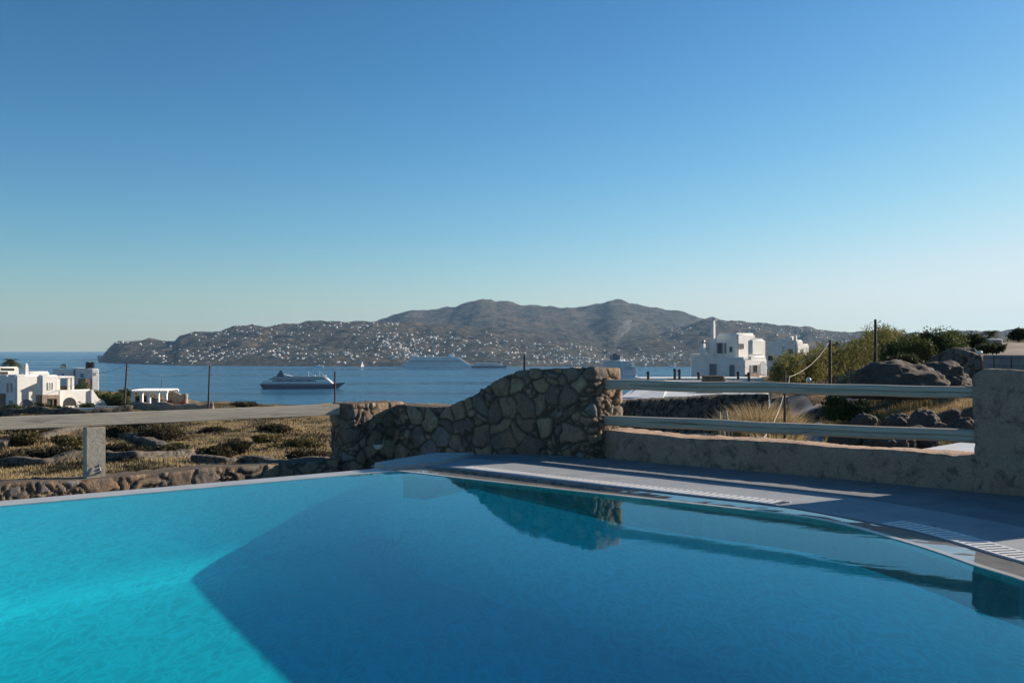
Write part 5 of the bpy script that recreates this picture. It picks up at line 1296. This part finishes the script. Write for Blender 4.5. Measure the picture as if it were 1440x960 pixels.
wm = MB(); winrow(wm, -.42 * Lh, .38 * Lh, 19, 5.4, .55, 3.2, .55); wm.build('portholes', M['shipwhite'], ship, local=True)
mb = MB(); tier(mb, -.31 * Lh, -.20 * Lh, 8, 17.8, 24.5, 4.5, 5); mb.build('funnel', M['funnel'], ship, local=True, bevel=.5)
mb = MB(); tier(mb, -.275 * Lh, -.235 * Lh, 7, 24.52, 26.6, .5, .4); mb.build('funnel_top', M['funnel'], ship, local=True, bevel=.3)
mb = MB(); tier(mb, -.235 * Lh, -.12 * Lh, 7.5, 17.85, 21.5, 1, 12); mb.build('funnel_fairing', M['shipwhite'], ship, local=True, bevel=.3)
for x in (.07, .20): 
    mb = MB(); mb.tube([(x * Lh, 0, 17.5), (x * Lh - 1, 0, 25.5)], [.45, .2], 6); mb.tube([(x * Lh - 1, 0, 25), (x * Lh + 8, 0, 18.5)], [.2, .25], 5); mb.box((x * Lh - .6, 0, 22.5), (.5, 4, .3)); mb.build('mast', M['shipwhite'], ship, local=True)
for x in (.14, .235, .265): mb = MB(); mb.lathe((x * Lh, 0, 17.7), [(.8, 0), (1.3, .6), (1.3, 1.4), (.7, 2.2)], 10); mb.build('radar_dome', M['shipwhite'], ship, local=True, smooth=True)
for k in range(4):
    for s in (-1, 1): mb = MB(); mb.tube([(-.26 * Lh + k * 14 - 4, s * 9.9, 13.6), (-.26 * Lh + k * 14 - 3, s * 9.9, 13.6), (-.26 * Lh + k * 14 + 3, s * 9.9, 13.6), (-.26 * Lh + k * 14 + 4, s * 9.9, 13.6)], [.3, 1.0, 1.0, .3], 8); mb.build('lifeboat', M['shipgrey'], ship, local=True, smooth=True)
# --- ship 2: big white ship in front of the far town
D2 = FPX * 60 / (516.6 - HY); S2 = D2 / FPX; pc = ray(620, D2, z=ZS)
ship = thing('cruise_ship', 'very large pale white cruise ship moored in front of the far hillside town', 'ship', pc, R(2)); Lh = 112 * S2
hull_mesh(Lh, 30, 9, -1, .06, .02).build('hull', M['shipwhite'], ship, local=True, smooth=True)
for i in range(8):
    a = -.47 + .016 * i; b = .36 - .018 * i; mb = MB(); tier(mb, a * Lh, b * Lh, 29.5 - .25 * i, 9.01 + 2.9 * i, 9.01 + 2.9 * (i + 1) - .25, 2, 4.5); mb.build('deck', M['shipwhite'], ship, local=True)
    wm = MB(); winrow(wm, a * Lh + 8, b * Lh - 12, 29.5 - .25 * i, 10.3 + 2.9 * i, 1.3 if i != 3 else 2.2, 4.6, 3.2 if i != 3 else 4.4); wm.build('window_row', M['shipgrey'] if i != 3 else M['shipglass'], ship, local=True)
mb = MB(); tier(mb, .08 * Lh, .17 * Lh, 12, 32, 42, 8, 1); mb.build('funnel', M['shipwhite'], ship, local=True, bevel=.6)
mb = MB(); mb.tube([(.14 * Lh, 0, 41), (.165 * Lh, 0, 48), (.19 * Lh, 0, 62)], [1.4, .8, .4], 6); mb.build('mast', M['shipwhite'], ship, local=True)
mb = MB(); tier(mb, -.36 * Lh, -.28 * Lh, 14, 32, 38, 4, 2); mb.build('funnel', M['shipwhite'], ship, local=True, bevel=.5)
for x in (-.2, -.1, .27, .3): mb = MB(); mb.lathe((x * Lh, 0, 32), [(2, 0), (3, 1.4), (3, 3.2), (1.5, 5)], 10); mb.build('radar_dome', M['shipwhite'], ship, local=True, smooth=True)
# --- ferry with dark hull
D4 = D2 - 60; S4 = D4 / FPX; pc = ray(688, D4, z=ZS); ship = thing('ferry', 'low ferry with dark blue hull at the bow of the big white ship', 'ship', pc, R(2)); Lh = 51 * S4
hull_mesh(Lh, 18, 6, -1, .04, .02).build('hull', M['hull'], ship, local=True, smooth=True)
for i in range(3):
    mb = MB(); tier(mb, (-.46 + .04 * i) * Lh, (.40 - .07 * i) * Lh, 17 - i, 6.01 + 3 * i, 8.8 + 3 * i, 3, 5); mb.build('deck', M['shipwhite'], ship, local=True)
    wm = MB(); winrow(wm, (-.40 + .04 * i) * Lh, (.32 - .07 * i) * Lh, 17 - i, 7.5 + 3 * i, 1.1, 4, 2.6); wm.build('window_row', M['shipglass'], ship, local=True)
mb = MB(); tier(mb, .30 * Lh, .36 * Lh, 8, 9, 17, 4, 1); mb.build('funnel', M['shipwhite'], ship, local=True, bevel=.4)
# --- ship 3: cruise ship seen almost end-on, smoking
D3 = 1780.; S3 = D3 / FPX; pc = ray(873, D3 + 70, z=ZS); YW = R(-79)
ship = thing('cruise_ship', 'white cruise ship seen end-on beside the stone pier, with thin smoke rising from its funnel', 'ship', pc, YW); Lh = 175; BB = 27
hull_mesh(Lh, BB, 9.5, -1, .06, .02).build('hull', M['shipwhite'], ship, local=True, smooth=True)
mb = MB(); hb_ = hull_mesh(Lh * 1.002, BB * 1.004, 8.2, 6.6, .06, .02); hb_.build('hull_stripe', M['hull'], ship, local=True, smooth=True)
for i in range(9):
    a = -.48 + .012 * i; b = .37 - .008 * i - .0009 * i * i; B = BB - .6 - (0.5 * i if i > 5 else 0); mb = MB(); tier(mb, a * Lh, b * Lh, B, 9.51 + 2.9 * i, 9.51 + 2.9 * (i + 1) - .35, 1.5, 2.5); mb.build('deck', M['shipwhite'], ship, local=True, bevel=.8)
    wm = MB(); winrow(wm, a * Lh + 5, b * Lh - 8, B, 11 + 2.9 * i, 1.7, 3.6, 2.7); 
    for y in np.arange(-B / 2 + 2, B / 2 - 1, 2.8): wm.box((b * Lh - 1.0, y, 11 + 2.9 * i), (.9, 1.9, 1.3))
    wm.build('window_row', M['shipgrey'] if i not in (4, 8) else M['shipglass'], ship, local=True)
mb = MB(); tier(mb, -.30 * Lh, -.12 * Lh, 14, 35.6, 46, 5, 8); mb.build('funnel', M['funnel'], ship, local=True, bevel=1)
mb = MB(); tier(mb, -.24 * Lh, -.20 * Lh, 6, 46.02, 49, .5, .5); mb.build('funnel_top', M['black'], ship, local=True)
for x, y in ((.02, 4), (.06, -5), (-.05, 8), (-.36, -4), (-.4, 3)): mb = MB(); mb.lathe((x * Lh, y, 34.5), [(1.6, 0), (2.4, 1.2), (2.4, 3), (1.0, 4.4)], 10); mb.build('radar_dome', M['shipwhite'], ship, local=True, smooth=True)
mb = MB(); mb.tube([(.05 * Lh, 0, 35), (.045 * Lh, 0, 46)], [.8, .3], 6); mb.box((.047 * Lh, 0, 42), (.5, 7, .4)); mb.build('mast', M['shipwhite'], ship, local=True)
# smoke
sm = bpy.data.materials.new('ship_smoke'); sm.use_nodes = True; t_ = sm.node_tree; t_.nodes.clear()
so = t_.nodes.new("ShaderNodeOutputMaterial"); sv = t_.nodes.new("ShaderNodeVolumePrincipled"); sv.inputs["Color"].default_value = (.85, .9, .95, 1); sv.inputs["Density"].default_value = .024
t_.links.new(sv.outputs[0], so.inputs[1])
Ms = Matrix.Rotation(YW, 3, 'Z'); s0_ = pc + Ms @ Vector((-.22 * Lh, 0, 49)); smk = MB()
pth = [(0, 0, 0), (1, 0, 10), (2, 2, 22), (6, 5, 34), (15, 12, 44), (29, 18, 53), (46, 25, 60)]
for w_, (ox, oz, rr, sd) in enumerate(((0, 0, 1.0, 1), (2.5, -1.5, .8, 4), (-2.0, 2.5, .7, 7), (5, 1, .6, 11))):
    pp = []
    for i in range(len(pth) - 1):
        for k in range(6):
            t = k / 6; s = i + t; p = s0_ + Vector(pth[i]).lerp(Vector(pth[i + 1]), t) + Vector((ox * s / 3, 0, oz * s / 3)); pp.append((p + Vector((mnoise.noise(Vector((s * 1.1, sd, 1))), 0, mnoise.noise(Vector((s * 1.1, sd + 5, 1))))) * s * 1.6, s))
    smk.tube([p for p, s in pp], [(0.7 + 1.5 * s * (.75 + .7 * mnoise.noise(Vector((s * 1.3, sd, 2))))) * rr * (1 if s < 4.8 else max(.05, (6 - s) / 1.2)) for p, s in pp], 12)
tag(smk.build('smoke', sm, smooth=True), 'thin drifting plume of pale smoke above the end-on cruise ship', 'smoke', kind='stuff')
# sail in front of the far town and little white boats near the shore
def sailboat(px, d, H, label, yaw):
    c = ray(px, d, z=ZS); t = thing('sailing_boat', label, 'sailing boat', c, yaw); hull_mesh(H * .8, H * .22, 1.4, -.4, .1, .05, 14, 4).build('hull', M['shipwhite'], t, local=True)
    mb = MB(); mb.tube([(0, 0, 1), (0, 0, H)], .15, 5); mb.build('mast', M['metal'], t, local=True)
    for s, nm in ((-1, 'main_sail'), (1, 'fore_sail')):
        mb = MB(); mb.add([(s * .3, -.05, 2), (s * H * .36, -.05, 2), (s * .25, -.05, H * .97), (s * .3, .1, 2), (s * H * .36, .1, 2), (s * .25, .1, H * .97)], [(0, 1, 2), (5, 4, 3), (0, 3, 4, 1), (1, 4, 5, 2), (2, 5, 3, 0)]); mb.build(nm, M['shipwhite'], t, local=True)
sailboat(509.5, 3080, 17, 'small white sailing boat near the far harbour, left of the big white ship', .9)
def motorboat(px, d, Lb, label):
    c = ray(px, d, z=ZS); t = thing('motor_boat', label, 'motor boat', c, R(5)); hull_mesh(Lb, Lb * .28, Lb * .12, -.4, .12, .03, 14, 4).build('hull', M['shipwhite'], t, local=True)
    mb = MB(); tier(mb, -.3 * Lb, .15 * Lb, Lb * .2, Lb * .12, Lb * .2, 1, 3); tier(mb, -.2 * Lb, .02 * Lb, Lb * .16, Lb * .2 + .01, Lb * .27, 1, 2); mb.build('cabin', M['shipwhite'], t, local=True)
motorboat(449.5, 3090, 26, 'small white motor yacht by the far shore above the blue hulled ship'); motorboat(945, 3060, 26, 'small white motor yacht by the far shore left of the large white house')

# ================================================================ far houses
M['farhouse'] = simple('far_whitewash', (0.68, 0.66, 0.63), (0.44, 0.43, 0.41), .02, .85, 0)
def far_house(v):
    mb = MB()
    if v == 0: mb.box((0, 0, 2.2), (9, 7, 6.4)); 
    elif v == 1: mb.box((0, 0, 1.6), (11, 7, 5.2)); mb.box((-2, .5, 5.4), (5.5, 5.5, 2.6))
    elif v == 2: mb.box((0, 0, 1.2), (8, 8, 4.4)); mb.box((6, 1, 2.4), (6, 6, 6.8))
    else: mb.box((0, 0, 1.3), (16, 7, 4.6)); mb.box((4, 0, 4.6), (6, 5, 2.2))
    wd = MB()
    for x in (-3, 0, 2.8): wd.box((x, -3.6, 2.2), (1.1, .2, 1.4))
    return mb
def far_mesh(v):
    o = far_house(v).build('far_house', M['farhouse']); me = o.data; bpy.data.objects.remove(o); return me
FM = [far_mesh(v) for v in range(4)]
clusters = [  # px, t (0 shore .. 1 ridge), spread px, spread t, weight, description
 (175, .82, 22, .10, 3, 'tiny white house among many on top of the left headland'),
 (275, .18, 40, .10, 6, 'tiny white house in the shore village at the foot of the left hill'),
 (340, .50, 55, .18, 6, 'tiny white house scattered on the brown middle slope of the left hill'),
 (400, .20, 35, .10, 6, 'tiny white house in the white village above the shore, behind the dark blue ship'),
 (430, .85, 70, .12, 5, 'tiny white house along the crest of the left hill'),
 (560, .28, 22, .14, 11, 'tiny white house in the dense far town, left of the big white ship'),
 (600, .40, 25, .10, 5, 'tiny white house on the slope above the big white ship'),
 (480, .12, 40, .06, 4, 'tiny white house on the flat far shore, right of the dark blue ship'),
 (540, .62, 60, .16, 6, 'tiny white house scattered high on the middle hillside'),
 (700, .38, 50, .16, 5, 'tiny white house on the brown terraces right of the big white ship'),
 (790, .14, 45, .06, 8, 'tiny white house in the shore village between the ferry and the end-on ship'),
 (920, .14, 45, .07, 9, 'tiny white house in the shore village right of the end-on ship'),
 (800, .50, 60, .12, 6, 'tiny white house in the band of houses halfway up behind the end-on ship'),
 (960, .80, 40, .10, 3, 'tiny white house along the slope left of the large white house'),
 (1090, .85, 60, .12, 8, 'tiny white house along the ridge above the right white houses'),
 (1160, .60, 40, .20, 5, 'tiny white house on the blue hillside left of the reeds'),
]
wts = np.array([c[4] for c in clusters], float); wts /= wts.sum()
def ridge_d(px): return 4700.0 if px > 880 or px < 560 else 4400.0
first = {}; count = 0; tries = 0; stuffV = []; ndone = 0; NTOT = 1150; pos = []
while ndone < NTOT and tries < 20000:
    tries += 1; ci = int(rng.choice(len(clusters), p=wts)); cl = clusters[ci]
    px = rng.normal(cl[0], cl[2]); t = rng.normal(cl[1], cl[3])
    if px < 145 or px > 1215 or t < .02 or t > 1.0: continue
    ds_ = FPX * 60.0 / (float(SHORE(px)) - HY); d = ds_ + (ridge_d(px) - ds_) * t
    z = float(far_z(px, d)); z2 = float(far_z(px, d + 25))
    if z < ZS + 3 or z2 < z: continue
    x = (px - 720) / FPX * d
    pos.append((x, d, z, ci)); ndone += 1
pos.sort(key=lambda p: p[1])
for k, (x, d, z, ci) in enumerate(pos[:300]):
    v = int(rng.integers(0, 4)); o = bpy.data.objects.new('far_house', FM[v]); COL.objects.link(o)
    s = rng.uniform(.42, .9); o.location = (x, d, z); o.rotation_euler = (0, 0, rng.uniform(-.5, 1.2)); o.scale = (s * rng.uniform(.8, 1.4), s, s)
    tag(o, clusters[ci][5], 'house', 'white houses dotted over the far hillside')
V = []; F = []
for (x, d, z, ci) in pos[300:]:
    s = rng.uniform(.42, .95); a = rng.uniform(-.5, 1.2); me = FM[int(rng.integers(0, 4))]; b0 = len(V); ca, sa = math.cos(a) * s, math.sin(a) * s
    for vv in me.vertices: V.append((x + vv.co.x * ca - vv.co.y * sa, d + vv.co.x * sa + vv.co.y * ca, z + vv.co.z * s))
    for p in me.polygons: F.append(tuple(i + b0 for i in p.vertices))
tag(link('distant_houses', mesh_np('distant_houses', V, F, [M['farhouse']])), kind='stuff')
